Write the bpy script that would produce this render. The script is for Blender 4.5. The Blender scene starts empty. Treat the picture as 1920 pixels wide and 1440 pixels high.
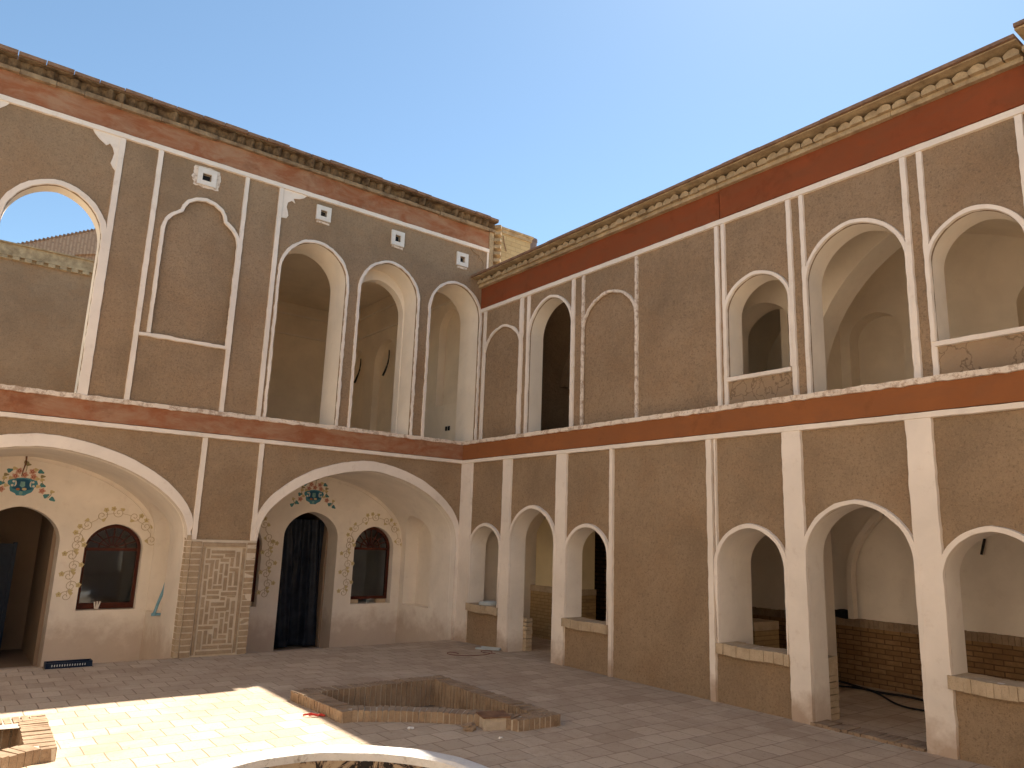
import bpy, bmesh, math, random
from mathutils import Vector, Matrix, noise
from mathutils.geometry import tessellate_polygon
R = math.radians
random.seed(7)
scene = bpy.context.scene
COL = scene.collection

# ------------------------------------------------------------------ camera
cd = bpy.data.cameras.new("camera"); cam = bpy.data.objects.new("camera", cd); COL.objects.link(cam)
cd.sensor_width = 36.0; cd.lens = 36.0 * 1387.32 / 1920.0; cd.clip_end = 2000; cd.clip_start = 0.05
yaw, pit, rol = R(37.2378), R(11.6039), R(1.99136)
fw = Vector((math.sin(yaw)*math.cos(pit), math.cos(yaw)*math.cos(pit), math.sin(pit)))
rt = Vector((math.cos(yaw), -math.sin(yaw), 0)); up = rt.cross(fw)
r2 = rt*math.cos(rol) + up*math.sin(rol); u2 = -rt*math.sin(rol) + up*math.cos(rol)
m3 = Matrix((r2, u2, -fw)).transposed()
cam.matrix_world = Matrix.Translation((-7.0427, -10.5709, 1.6862)) @ m3.to_4x4()
scene.camera = cam

# ------------------------------------------------------------------ world, sun, exposure
SUN_DIR = Vector((0.634, 0.29, 1.0)).normalized()          # towards the sun
SUN_EL = math.asin(SUN_DIR.z); SUN_AZ = math.atan2(SUN_DIR.x, SUN_DIR.y)
w = bpy.data.worlds.new("World"); scene.world = w; w.use_nodes = True
nt = w.node_tree; bg = nt.nodes["Background"]
sky = nt.nodes.new("ShaderNodeTexSky"); sky.sky_type = 'NISHITA'; sky.sun_disc = False
sky.sun_elevation = SUN_EL; sky.sun_rotation = SUN_AZ
sky.altitude = 1000; sky.air_density = 1.0; sky.dust_density = 0.45; sky.ozone_density = 1.6
tint = nt.nodes.new("ShaderNodeMix"); tint.data_type = 'RGBA'; tint.blend_type = 'MULTIPLY'; tint.inputs[0].default_value = 1.0
nt.links.new(sky.outputs[0], tint.inputs[6]); tint.inputs[7].default_value = (0.94, 1.01, 0.93, 1)
nt.links.new(tint.outputs[2], bg.inputs[0]); bg.inputs[1].default_value = 0.080
sd = bpy.data.lights.new("sun", 'SUN'); sd.energy = 5.0; sd.angle = R(0.55); sd.color = (1.0, 0.91, 0.79)
sun = bpy.data.objects.new("sun", sd); COL.objects.link(sun)
sun.rotation_euler = SUN_DIR.to_track_quat('Z', 'Y').to_euler(); sun.location = (4, 2, 14)
vs = scene.view_settings; vs.view_transform = 'Standard'; vs.look = 'None'; vs.gamma = 1.0; vs.exposure = 1.40
try:
    scene.cycles.max_bounces = 10; scene.cycles.diffuse_bounces = 8; scene.cycles.transparent_max_bounces = 8
except Exception: pass

# ------------------------------------------------------------------ materials
def nodes_of(name):
    m = bpy.data.materials.new(name); m.use_nodes = True
    n = m.node_tree.nodes; l = m.node_tree.links
    b = n["Principled BSDF"]; b.inputs["Roughness"].default_value = 0.9
    try: b.inputs["Specular IOR Level"].default_value = 0.15
    except Exception: pass
    tc = n.new("ShaderNodeTexCoord")
    return m, n, l, b, tc.outputs["Object"]
def c4(c): return (c[0], c[1], c[2], 1.0)
def mapping(n, l, src, scale=(1,1,1), rot=(0,0,0), loc=(0,0,0)):
    mp = n.new("ShaderNodeMapping"); mp.inputs["Scale"].default_value = scale
    mp.inputs["Rotation"].default_value = rot; mp.inputs["Location"].default_value = loc
    l.new(src, mp.inputs["Vector"]); return mp.outputs[0]
def nz(n, l, src, scale, detail=4, rough=0.55, dist=0.0):
    t = n.new("ShaderNodeTexNoise"); t.inputs["Scale"].default_value = scale
    t.inputs["Detail"].default_value = detail; t.inputs["Roughness"].default_value = rough
    t.inputs["Distortion"].default_value = dist
    l.new(src, t.inputs["Vector"]); return t.outputs["Fac"]
def ramp(n, l, src, stops):
    r = n.new("ShaderNodeValToRGB"); e = r.color_ramp.elements
    while len(e) < len(stops): e.new(0.5)
    for i, (p, c) in enumerate(stops):
        e[i].position = p; e[i].color = c4(c) if not isinstance(c, (int, float)) else (c, c, c, 1)
    l.new(src, r.inputs[0]); return r.outputs[0]
def mix(n, l, fac, a, b, mode='MIX'):
    m = n.new("ShaderNodeMix"); m.data_type = 'RGBA'; m.blend_type = mode
    for sock, v in ((m.inputs[0], fac), (m.inputs[6], a), (m.inputs[7], b)):
        if isinstance(v, (int, float)): sock.default_value = v
        elif isinstance(v, tuple): sock.default_value = c4(v)
        else: l.new(v, sock)
    return m.outputs[2]
def bump(n, l, b, h, strength=0.3, dist=0.01):
    bp = n.new("ShaderNodeBump"); bp.inputs["Strength"].default_value = strength
    bp.inputs["Distance"].default_value = dist; l.new(h, bp.inputs["Height"])
    l.new(bp.outputs[0], b.inputs["Normal"])
def addm(n, l, a, b, op='ADD', k=None):
    m = n.new("ShaderNodeMath"); m.operation = op
    for s, v in ((m.inputs[0], a), (m.inputs[1], b)):
        if isinstance(v, (int, float)): s.default_value = v
        else: l.new(v, s)
    return m.outputs[0]
def footmask(n, l, co, z0, z1):          # 1 at the damp, dirty foot of a wall, 0 above, ragged edge
    s = n.new("ShaderNodeSeparateXYZ"); l.new(co, s.inputs[0])
    nn = nz(n, l, co, 3.0, 5, 0.65)
    z = addm(n, l, s.outputs[2], addm(n, l, nn, 0.9, 'MULTIPLY'), 'SUBTRACT')
    mr = n.new("ShaderNodeMapRange"); l.new(z, mr.inputs[0])
    mr.inputs[1].default_value = z0 - 0.45; mr.inputs[2].default_value = z1 - 0.45
    mr.inputs[3].default_value = 1.0; mr.inputs[4].default_value = 0.0
    return mr.outputs[0]

def mat_kahgel(name, base, stain=0.5, drips=0.0):
    m, n, l, b, co = nodes_of(name)
    dk = tuple(x*0.74 for x in base); lt = tuple(min(1, x*1.16) for x in base)
    red = (base[0]*0.98, base[1]*0.86, base[2]*0.76)
    big = nz(n, l, co, 0.9, 6, 0.62, 0.4)
    c = ramp(n, l, big, [(0.30, dk), (0.5, base), (0.72, lt)])
    hue = nz(n, l, mapping(n, l, co, loc=(13, 4, 2)), 1.7, 5, 0.6)
    c = mix(n, l, ramp(n, l, hue, [(0.48, 0.0), (0.70, stain)]), c, red)
    mid = nz(n, l, co, 11, 5, 0.7)
    c = mix(n, l, ramp(n, l, mid, [(0.35, 0.45), (0.55, 0.0)]), c, dk)
    sp = nz(n, l, co, 75, 3, 0.75)                                      # straw and grit
    gr = nz(n, l, co, 34, 3, 0.8)
    c = mix(n, l, ramp(n, l, gr, [(0.34, 0.6), (0.46, 0.0)]), c, tuple(x*0.5 for x in base))
    c = mix(n, l, ramp(n, l, gr, [(0.58, 0.0), (0.70, 0.35)]), c, tuple(min(1, x*1.4) for x in base))
    c = mix(n, l, ramp(n, l, sp, [(0.30, 0.75), (0.42, 0.0)]), c, tuple(x*0.42 for x in base))
    c = mix(n, l, ramp(n, l, sp, [(0.60, 0.0), (0.72, 0.5)]), c, tuple(min(1, x*1.55) for x in base))
    if drips:
        dr = nz(n, l, mapping(n, l, co, (9, 9, 1.1)), 3.0, 5, 0.7)
        c = mix(n, l, ramp(n, l, dr, [(0.70, 0.0), (0.76, drips)]), c, (0.62, 0.5, 0.39))
    l.new(c, b.inputs["Base Color"])
    h = addm(n, l, sp, addm(n, l, nz(n, l, co, 22, 6, 0.7), 1.4, 'MULTIPLY'))
    h = addm(n, l, h, addm(n, l, nz(n, l, co, 3.5, 3, 0.5), 3.0, 'MULTIPLY'))
    bump(n, l, b, addm(n, l, h, gr), 0.75, 0.014); return m
def mat_plaster(name, base, dirt=(0.36, 0.23, 0.14), foot=0.55, amt=0.35, worn=0.0, bumpk=0.25, cracks=0.0, mott=None):
    m, n, l, b, co = nodes_of(name)
    big = nz(n, l, co, 1.3, 5, 0.6, 0.3)
    c = ramp(n, l, big, [(0.3, tuple(x*0.88 for x in base)), (0.7, tuple(min(1, x*1.06) for x in base))])
    d = nz(n, l, co, 7, 6, 0.72)
    c = mix(n, l, ramp(n, l, d, [(0.56, 0.0), (0.78, amt)]), c, dirt)
    if mott:
        mo_ = nz(n, l, mapping(n, l, co, (1, 1, 2.6), loc=(2, 9, 4)), 1.9, 6, 0.7, 0.5)
        c = mix(n, l, ramp(n, l, mo_, [(0.40, 0.0), (0.62, 0.85)]), c, mott)
        dk_ = nz(n, l, mapping(n, l, co, (1, 1, 1), loc=(7, 3, 1)), 2.6, 5, 0.7, 0.4)
        c = mix(n, l, ramp(n, l, dk_, [(0.55, 0.0), (0.72, 0.6)]), c, tuple(x*0.62 for x in base))
    if worn:
        wn = nz(n, l, mapping(n, l, co, loc=(5, 1, 7)), 9, 7, 0.8)
        c = mix(n, l, ramp(n, l, wn, [(0.50, 0.0), (0.58, worn)]), c, (0.30, 0.19, 0.12))
    if foot:
        f = footmask(n, l, co, 0.02, 0.34)
        c = mix(n, l, addm(n, l, f, foot, 'MULTIPLY'), c, dirt)
    if cracks:
        wb = n.new("ShaderNodeVectorMath"); wb.operation = 'ADD'; nn_ = n.new("ShaderNodeTexNoise"); nn_.inputs["Scale"].default_value = 5; nn_.inputs["Detail"].default_value = 6
        l.new(co, nn_.inputs["Vector"]); l.new(co, wb.inputs[0]); sc_ = n.new("ShaderNodeVectorMath"); sc_.operation = 'SCALE'; sc_.inputs[3].default_value = 0.45
        l.new(nn_.outputs["Color"], sc_.inputs[0]); l.new(sc_.outputs[0], wb.inputs[1]); co2 = wb.outputs[0]
        v = n.new("ShaderNodeTexVoronoi"); v.feature = 'DISTANCE_TO_EDGE'; v.inputs["Scale"].default_value = 4.0
        l.new(mapping(n, l, co2, (1, 1, 0.7)), v.inputs["Vector"])
        c = mix(n, l, ramp(n, l, v.outputs["Distance"], [(0.0, cracks), (0.035, 0.0)]), c, (0.1, 0.06, 0.035))
    l.new(c, b.inputs["Base Color"])
    h = addm(n, l, nz(n, l, co, 30, 5, 0.65), addm(n, l, nz(n, l, co, 4, 3, 0.5), 2.5, 'MULTIPLY'))
    bump(n, l, b, h, bumpk, 0.008); return m
def mat_brick(name, c1, c2, mortar, bw=0.21, bh=0.055, ms=0.007, axis='Y', rot90=False, dark=0.5):
    m, n, l, b, co = nodes_of(name)
    sp = n.new("ShaderNodeSeparateXYZ"); l.new(co, sp.inputs[0])
    cb = n.new("ShaderNodeCombineXYZ")
    a = sp.outputs[1] if axis == 'Y' else sp.outputs[0]
    if rot90: l.new(sp.outputs[2], cb.inputs[0]); l.new(a, cb.inputs[1])
    else: l.new(a, cb.inputs[0]); l.new(sp.outputs[2], cb.inputs[1])
    wob = n.new("ShaderNodeVectorMath"); wob.operation = 'ADD'
    nn = n.new("ShaderNodeTexNoise"); nn.inputs["Scale"].default_value = 6; l.new(co, nn.inputs["Vector"])
    sc = n.new("ShaderNodeVectorMath"); sc.operation = 'SCALE'; sc.inputs[3].default_value = 0.012
    l.new(nn.outputs["Color"], sc.inputs[0]); l.new(cb.outputs[0], wob.inputs[0]); l.new(sc.outputs[0], wob.inputs[1])
    t = n.new("ShaderNodeTexBrick"); l.new(wob.outputs[0], t.inputs["Vector"])
    t.inputs["Color1"].default_value = c4(c1); t.inputs["Color2"].default_value = c4(c2)
    t.inputs["Mortar"].default_value = c4(mortar); t.inputs["Scale"].default_value = 1.0
    t.inputs["Brick Width"].default_value = bw; t.inputs["Row Height"].default_value = bh
    t.inputs["Mortar Size"].default_value = ms; t.inputs["Mortar Smooth"].default_value = 0.3
    d = nz(n, l, co, 12, 6, 0.7)
    c = mix(n, l, ramp(n, l, d, [(0.4, dark), (0.62, 0.0)]), t.outputs["Color"], tuple(x*0.5 for x in c1))
    l.new(c, b.inputs["Base Color"])
    inv = addm(n, l, 1.0, t.outputs["Fac"], 'SUBTRACT')
    h = addm(n, l, addm(n, l, inv, 2.0, 'MULTIPLY'), nz(n, l, co, 45, 5, 0.7))
    bump(n, l, b, h, 0.6, 0.008); return m
def mat_rough(name, c1, c2, scale=9, bumps=0.5, rough=0.9, metal=0.0, speck=0.0):
    m, n, l, b, co = nodes_of(name)
    a = nz(n, l, co, scale, 6, 0.7)
    c = ramp(n, l, a, [(0.32, c1), (0.68, c2)])
    if speck:
        s = nz(n, l, co, 90, 2, 0.6)
        c = mix(n, l, ramp(n, l, s, [(0.3, speck), (0.44, 0.0)]), c, tuple(x*0.5 for x in c1))
    l.new(c, b.inputs["Base Color"]); b.inputs["Roughness"].default_value = rough; b.inputs["Metallic"].default_value = metal
    if bumps: bump(n, l, b, addm(n, l, a, nz(n, l, co, scale*6, 5, 0.7)), bumps, 0.008)
    return m
def mat_paving(name):
    m, n, l, b, co = nodes_of(name)
    wob = n.new("ShaderNodeVectorMath"); wob.operation = 'ADD'
    nn = n.new("ShaderNodeTexNoise"); nn.inputs["Scale"].default_value = 2.6; nn.inputs["Detail"].default_value = 3; l.new(co, nn.inputs["Vector"])
    sc = n.new("ShaderNodeVectorMath"); sc.operation = 'SCALE'; sc.inputs[3].default_value = 0.04
    l.new(nn.outputs["Color"], sc.inputs[0]); l.new(co, wob.inputs[0]); l.new(sc.outputs[0], wob.inputs[1])
    t = n.new("ShaderNodeTexBrick"); l.new(wob.outputs[0], t.inputs["Vector"]); t.offset = 0.5
    t.inputs["Color1"].default_value = c4((0.57, 0.455, 0.335)); t.inputs["Color2"].default_value = c4((0.46, 0.355, 0.255))
    t.inputs["Mortar"].default_value = c4((0.25, 0.18, 0.125)); t.inputs["Scale"].default_value = 1.0
    t.inputs["Brick Width"].default_value = 0.25; t.inputs["Row Height"].default_value = 0.25
    t.inputs["Mortar Size"].default_value = 0.008; t.inputs["Mortar Smooth"].default_value = 0.9
    pale = nz(n, l, mapping(n, l, co, loc=(3, 8, 1)), 1.5, 6, 0.7, 0.3)
    c = mix(n, l, ramp(n, l, pale, [(0.52, 0.0), (0.74, 0.65)]), t.outputs["Color"], (0.62, 0.52, 0.40))
    dirt = nz(n, l, co, 0.9, 7, 0.72, 0.6)
    c = mix(n, l, ramp(n, l, dirt, [(0.47, 0.0), (0.68, 0.65)]), c, (0.36, 0.255, 0.175))
    sp = nz(n, l, co, 28, 4, 0.75)
    c = mix(n, l, ramp(n, l, sp, [(0.32, 0.5), (0.44, 0.0)]), c, (0.27, 0.19, 0.13))
    dots = nz(n, l, mapping(n, l, co, loc=(1, 2, 3)), 16, 2, 0.5)
    c = mix(n, l, ramp(n, l, dots, [(0.235, 0.8), (0.26, 0.0)]), c, (0.08, 0.055, 0.04))
    l.new(c, b.inputs["Base Color"])
    inv = addm(n, l, 1.0, t.outputs["Fac"], 'SUBTRACT')
    h = addm(n, l, addm(n, l, inv, 0.8, 'MULTIPLY'), addm(n, l, sp, 0.6, 'MULTIPLY'))
    h = addm(n, l, h, addm(n, l, nz(n, l, co, 3.5, 4, 0.6), 1.6, 'MULTIPLY'))
    bump(n, l, b, h, 0.5, 0.014); return m

M = {}
M['kahgel']  = mat_kahgel('mud_plaster', (0.35, 0.245, 0.153))
M['kahgel2'] = mat_kahgel('mud_plaster_worn', (0.355, 0.252, 0.158), 0.45, 0.8)
M['trim']    = mat_plaster('white_trim', (0.82, 0.735, 0.64), foot=0.7, amt=0.3)
M['trimworn']= mat_plaster('white_trim_worn', (0.76, 0.665, 0.56), foot=0.0, amt=0.6, worn=0.65, bumpk=0.7)
M['cream']   = mat_plaster('cream_plaster', (0.86, 0.775, 0.65), foot=0.0, amt=0.12, bumpk=0.14)
M['alcove']  = mat_plaster('alcove_plaster', (0.88, 0.81, 0.72), foot=0.45, amt=0.18, bumpk=0.16)
M['pale']    = mat_plaster('pale_plaster', (0.84, 0.76, 0.64), foot=0.3, amt=0.2)  # kept pale so the unseen wings bounce more sun
M['cracked'] = mat_plaster('cracked_mud', (0.34, 0.24, 0.15), foot=0, amt=0.3, worn=0.2, bumpk=0.9, cracks=0.7)
M['red']     = mat_plaster('red_ochre', (0.25, 0.068, 0.026), dirt=(0.20, 0.075, 0.035), foot=0, amt=0.5, bumpk=0.35, mott=(0.21, 0.07, 0.03))
M['redfade'] = mat_plaster('faded_red_ochre', (0.30, 0.115, 0.055), dirt=(0.33, 0.22, 0.14), foot=0, amt=0.9, bumpk=0.35, mott=(0.37, 0.225, 0.14))
M['redband'] = mat_plaster('orange_ochre', (0.29, 0.108, 0.04), dirt=(0.22, 0.09, 0.04), foot=0, amt=0.5, bumpk=0.35, mott=(0.25, 0.10, 0.042))
M['cornice'] = mat_rough('cornice_brick', (0.27, 0.195, 0.115), (0.54, 0.42, 0.26), 6, 0.8, speck=0.4)
M['cornold'] = mat_rough('old_shaded_cornice_brick', (0.045, 0.028, 0.018), (0.24, 0.165, 0.095), 6, 0.8)  # old brick, darkened so the teeth look shadowed
M['cornmid'] = mat_rough('weathered_cornice_brick', (0.14, 0.09, 0.055), (0.40, 0.29, 0.175), 5, 0.9)
M['coping']  = mat_rough('coping_tile', (0.17, 0.10, 0.065), (0.30, 0.19, 0.125), 8, 0.5)
M['brick']   = mat_rough('tan_brick', (0.42, 0.32, 0.21), (0.56, 0.445, 0.31), 6, 0.5, speck=0.4)
M['bedbrick']= mat_rough('planter_brick', (0.23, 0.155, 0.10), (0.40, 0.295, 0.20), 5, 0.6, speck=0.4)
M['mortar']  = mat_rough('mortar', (0.44, 0.36, 0.27), (0.58, 0.50, 0.40), 14, 0.6)
M['pmortar'] = mat_rough('pale_mortar', (0.56, 0.47, 0.36), (0.66, 0.57, 0.45), 14, 0.5)
M['dado']    = mat_brick('dado_brick', (0.36, 0.215, 0.105), (0.25, 0.145, 0.068), (0.11, 0.065, 0.038), bw=0.2, bh=0.06)
M['dadoX']   = mat_brick('dado_brick_x', (0.36, 0.215, 0.105), (0.25, 0.145, 0.068), (0.11, 0.065, 0.038), bw=0.2, bh=0.06, axis='X')
M['ydado']   = mat_brick('yellow_brick', (0.50, 0.355, 0.18), (0.44, 0.30, 0.145), (0.33, 0.22, 0.11), bw=0.2, bh=0.055, dark=0.3)
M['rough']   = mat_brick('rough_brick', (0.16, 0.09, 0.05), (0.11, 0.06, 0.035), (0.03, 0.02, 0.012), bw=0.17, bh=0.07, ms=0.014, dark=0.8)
M['ybrick']  = mat_brick('roof_brick', (0.56, 0.43, 0.235), (0.50, 0.375, 0.20), (0.42, 0.31, 0.17), bw=0.24, bh=0.09, ms=0.006, axis='X', dark=0.12)
M['ribbrick']= mat_brick('ribbed_brick', (0.50, 0.36, 0.26), (0.46, 0.32, 0.23), (0.37, 0.255, 0.18), bw=0.30, bh=0.08, ms=0.022, axis='X', rot90=True, dark=0.3)
M['paving']  = mat_paving('paving')
M['soil']    = mat_rough('soil', (0.15, 0.10, 0.065), (0.27, 0.19, 0.125), 6, 1.0, speck=0.6)
M['dust']    = mat_rough('dusty_floor', (0.36, 0.28, 0.21), (0.5, 0.4, 0.31), 4, 0.4)
M['roofmud'] = mat_rough('roof_mud', (0.36, 0.26, 0.17), (0.46, 0.34, 0.23), 3, 0.5)
M['wood']    = mat_rough('dark_red_wood', (0.05, 0.012, 0.008), (0.10, 0.026, 0.014), 12, 0.1, 0.42)
M['white']   = mat_rough('white_paint', (0.68, 0.63, 0.56), (0.80, 0.76, 0.70), 10, 0.2, 0.6)
M['dark']    = mat_rough('black_rubber_and_vent_shade', (0.012, 0.012, 0.014), (0.03, 0.03, 0.033), 10, 0.1, 0.6)  # black for hose, cloth and wires, and for the painted vent shade
M['navy']    = mat_rough('navy_plastic', (0.008, 0.014, 0.035), (0.015, 0.03, 0.055), 10, 0.1, 0.35)
M['bluepl']  = mat_rough('blue_plastic', (0.14, 0.32, 0.42), (0.22, 0.42, 0.52), 8, 0.1, 0.4)
M['redpl']   = mat_rough('red_plastic', (0.42, 0.03, 0.025), (0.5, 0.06, 0.04), 10, 0.1, 0.4)
M['rust']    = mat_rough('rusty_metal', (0.13, 0.06, 0.035), (0.30, 0.17, 0.10), 8, 0.4, 0.7)
M['sheet']   = mat_rough('dark_sheeting', (0.010, 0.012, 0.018), (0.030, 0.038, 0.055), 5, 0.2, 0.38)
M['pipe']    = mat_rough('grey_pipe', (0.16, 0.12, 0.11), (0.22, 0.17, 0.16), 8, 0.1, 0.6)
M['grey']    = mat_rough('pale_grey_plastic', (0.38, 0.42, 0.42), (0.5, 0.54, 0.54), 8, 0.1, 0.5)
def flatmat(name, c):
    return mat_rough(name, tuple(x*0.86 for x in c), tuple(min(1, x*1.12) for x in c), 25, 0.0, 0.85)
P_ = {k: flatmat('paint_' + k, c) for k, c in dict(blue=(0.08, 0.26, 0.34), deep=(0.03, 0.11, 0.20), teal=(0.10, 0.27, 0.27),
      pink=(0.62, 0.38, 0.30), red=(0.38, 0.11, 0.07), olive=(0.30, 0.26, 0.14), ochre=(0.62, 0.52, 0.29), white=(0.66, 0.66, 0.60),
      brown=(0.44, 0.33, 0.19), line=(0.50, 0.40, 0.26), cyan=(0.20, 0.40, 0.40), orange=(0.45, 0.18, 0.07)).items()}
def mat_pool():
    m, n, l, b, co = nodes_of('peeling_pool_paint')
    a = nz(n, l, mapping(n, l, co, (1, 1, 1.6)), 3.2, 7, 0.72, 0.8)
    c = ramp(n, l, a, [(0.46, (0.46, 0.35, 0.23)), (0.50, (0.30, 0.21, 0.14)), (0.515, (0.035, 0.028, 0.024))])
    l.new(c, b.inputs["Base Color"]); bump(n, l, b, addm(n, l, a, nz(n, l, co, 25, 5, 0.7)), 0.8, 0.02); return m
M['pool'] = mat_pool()
def mat_rim():
    m, n, l, b, co = nodes_of('pool_rim_whitewash')
    a = nz(n, l, co, 5, 7, 0.75, 0.6)
    c = ramp(n, l, a, [(0.33, (0.34, 0.29, 0.23)), (0.43, (0.74, 0.71, 0.66)), (0.8, (0.84, 0.82, 0.79))])
    l.new(c, b.inputs["Base Color"]); bump(n, l, b, addm(n, l, a, nz(n, l, co, 25, 5, 0.7)), 0.7, 0.02); return m
M['rim'] = mat_rim()
def mat_glass():
    m, n, l, b, co = nodes_of('window_glass')
    out = [x for x in n if x.type == 'OUTPUT_MATERIAL'][0]
    t = n.new("ShaderNodeBsdfTransparent"); t.inputs[0].default_value = (0.72, 0.76, 0.80, 1)
    g = n.new("ShaderNodeBsdfGlossy"); g.inputs["Roughness"].default_value = 0.04; g.inputs[0].default_value = (0.9, 0.95, 1, 1)
    f = n.new("ShaderNodeFresnel"); f.inputs[0].default_value = 1.5
    mx = n.new("ShaderNodeMixShader"); l.new(f.outputs[0], mx.inputs[0]); l.new(t.outputs[0], mx.inputs[1]); l.new(g.outputs[0], mx.inputs[2])
    l.new(mx.outputs[0], out.inputs[0]); return m
M['glass'] = mat_glass()

# ------------------------------------------------------------------ object helpers
def tag(o, label=None, cat=None, group=None, kind=None):
    if label: o['label'] = label
    if cat: o['category'] = cat
    if group: o['group'] = group
    if kind: o['kind'] = kind
    return o
def thing(name, label, cat, loc=(0, 0, 0), group=None):
    o = bpy.data.objects.new(name, None); COL.objects.link(o); o.location = loc; o.empty_display_size = 0.1
    return tag(o, label, cat, group)
def wloc(o):
    v = Vector((0, 0, 0))
    while o: v += o.location; o = o.parent
    return v
def obj(name, bm, mats, parent=None, label=None, smooth=30, recalc=True):
    """bm is in world coordinates; linked as ONE mesh object"""
    if recalc: bmesh.ops.recalc_face_normals(bm, faces=bm.faces)
    me = bpy.data.meshes.new(name); bm.to_mesh(me); bm.free()
    for m in (mats if isinstance(mats, (list, tuple)) else [mats]): me.materials.append(m)
    if smooth: me.shade_smooth(); me.set_sharp_from_angle(angle=R(smooth))
    o = bpy.data.objects.new(name, me); COL.objects.link(o)
    if parent: o.parent = parent; o.location = -wloc(parent)
    if label: o['label'] = label
    return o
def mesh_thing(name, bm, mats, label, cat, base, group=None, smooth=30):
    for v in bm.verts: v.co -= Vector(base)
    o = obj(name, bm, mats, None, None, smooth); o.location = base
    return tag(o, label, cat, group)

class Frame:
    def __init__(s, o, U, N): s.o = Vector(o); s.U = Vector(U); s.N = Vector(N)
    def __call__(s, u, z, d=0.0): return s.o + s.U*u + Vector((0, 0, z)) + s.N*d
FA = Frame((0, 0, 0), (1, 0, 0), (0, 1, 0))          # wall along x, depth goes to +y
FB = Frame((0, 0, 0), (0, 1, 0), (1, 0, 0))          # wall along y, depth goes to +x

def slab(bm, F, outer, holes, d0, d1, mf=0, ms=1, mb=1, mo=0):
    loops = [outer] + list(holes)
    pts = [p for lp in loops for p in lp]
    fr = [bm.verts.new(F(u, z, d0)) for u, z in pts]; bk = [bm.verts.new(F(u, z, d1)) for u, z in pts]
    tris = tessellate_polygon([[Vector((u, z, 0)) for u, z in lp] for lp in loops])
    for t in tris:
        for vs_, mi in ((fr, mf), (bk, mb)):
            try: bm.faces.new([vs_[i] for i in t]).material_index = mi
            except ValueError: pass
    k = 0
    for li, lp in enumerate(loops):
        n_ = len(lp)
        for i in range(n_):
            a, b = k+i, k+(i+1) % n_
            bm.faces.new((fr[a], fr[b], bk[b], bk[a])).material_index = (mo if li == 0 else ms)
        k += n_
def rect(u0, u1, z0, z1): return [(u0, z0), (u1, z0), (u1, z1), (u0, z1)]
def box(bm, a, b, mi=0, rot=0.0, jit=0.0):
    c = (Vector(a)+Vector(b))/2; h = (Vector(b)-Vector(a))/2
    vs_ = []
    for sx in (-1, 1):
        for sy in (-1, 1):
            for sz in (-1, 1):
                p = Vector((sx*h.x, sy*h.y, sz*h.z))
                if jit: p += Vector([random.uniform(-jit, jit) for _ in range(3)])
                if rot: p = Matrix.Rotation(rot, 3, 'Z') @ p
                vs_.append(bm.verts.new(c+p))
    for f in ((0,1,3,2),(4,6,7,5),(0,4,5,1),(2,3,7,6),(0,2,6,4),(1,5,7,3)):
        bm.faces.new([vs_[i] for i in f]).material_index = mi
def obox(bm, c, ax, ay, az, hx, hy, hz, mi=0, jit=0.0):
    c = Vector(c); ax = Vector(ax).normalized(); ay = Vector(ay).normalized(); az = Vector(az).normalized(); vs_ = []
    for sx in (-1, 1):
        for sy in (-1, 1):
            for sz in (-1, 1):
                p = c + ax*(sx*hx) + ay*(sy*hy) + az*(sz*hz)
                if jit: p += Vector([random.uniform(-jit, jit) for _ in range(3)])
                vs_.append(bm.verts.new(p))
    for f in ((0,1,3,2),(4,6,7,5),(0,4,5,1),(2,3,7,6),(0,2,6,4),(1,5,7,3)):
        bm.faces.new([vs_[i] for i in f]).material_index = mi
def arch(u0, u1, zb, zs, za, n=28, p=0.07, e=0.0):
    """closed loop: bottom-left, bottom-right, then the arch from right to left; e grows it outwards"""
    c = (u0+u1)/2; a = abs(u1-u0)/2 + e; zb -= 0; za += e
    L = [(c-a, zb), (c+a, zb)]
    for i in range(n+1):
        t = math.pi*i/n; L.append((c+a*math.cos(t), zs+(za-zs)*((1-p)*math.sin(t)+p*(1-abs(math.cos(t))))))
    return L
def arch_line(*k, **kw): return arch(*k, **kw)[2:]
PROF = [(0, 2.60), (.12, 2.585), (.24, 2.55), (.36, 2.50), (.5, 2.42), (.62, 2.325), (.72, 2.225), (.82, 2.10), (.90, 1.965), (.955, 1.83), (.985, 1.69), (1.0, 1.5)]
def prof(c, a, dz=0.0, zb=-0.33, e=0.0):
    """wide four-centred arch loop"""
    half = []
    for i in range(len(PROF)-1):
        (s0, z0), (s1, z1) = PROF[i], PROF[i+1]
        pm = PROF[i-1] if i else (-PROF[1][0], PROF[1][1] - 0.03); pp = PROF[i+2] if i+2 < len(PROF) else (1.0, 1.3)
        for k in range(4):
            t = k/4
            f = lambda a0, a1, a2, a3: 0.5*((2*a1)+(-a0+a2)*t+(2*a0-5*a1+4*a2-a3)*t*t+(-a0+3*a1-3*a2+a3)*t**3)
            half.append((max(0, f(pm[0], s0, s1, pp[0])), f(pm[1], z0, z1, pp[1])))
    half.append((1.0, 1.5))
    half[0] = (0, PROF[0][1])
    line = [(c + s*a, z+dz) for s, z in reversed(half)] + [(c - s*a, z+dz) for s, z in half[1:]]
    if e: line = offset_line(line, e)
    return [(c-a-e, zb), (c+a+e, zb)] + line
def offset_line(pts, e, closed=False):
    out = []; n_ = len(pts)
    for i in range(n_):
        if closed: a, b = Vector(pts[i-1]), Vector(pts[(i+1) % n_])
        else: a, b = Vector(pts[max(0, i-1)]), Vector(pts[min(n_-1, i+1)])
        d = (b-a); d = d.normalized() if d.length else Vector((1, 0))
        nrm = Vector((d.y, -d.x)); 
        p = Vector(pts[i]) + nrm*(e(i/(n_-1)) if callable(e) else e); out.append((p.x, p.y))
    return out
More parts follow.
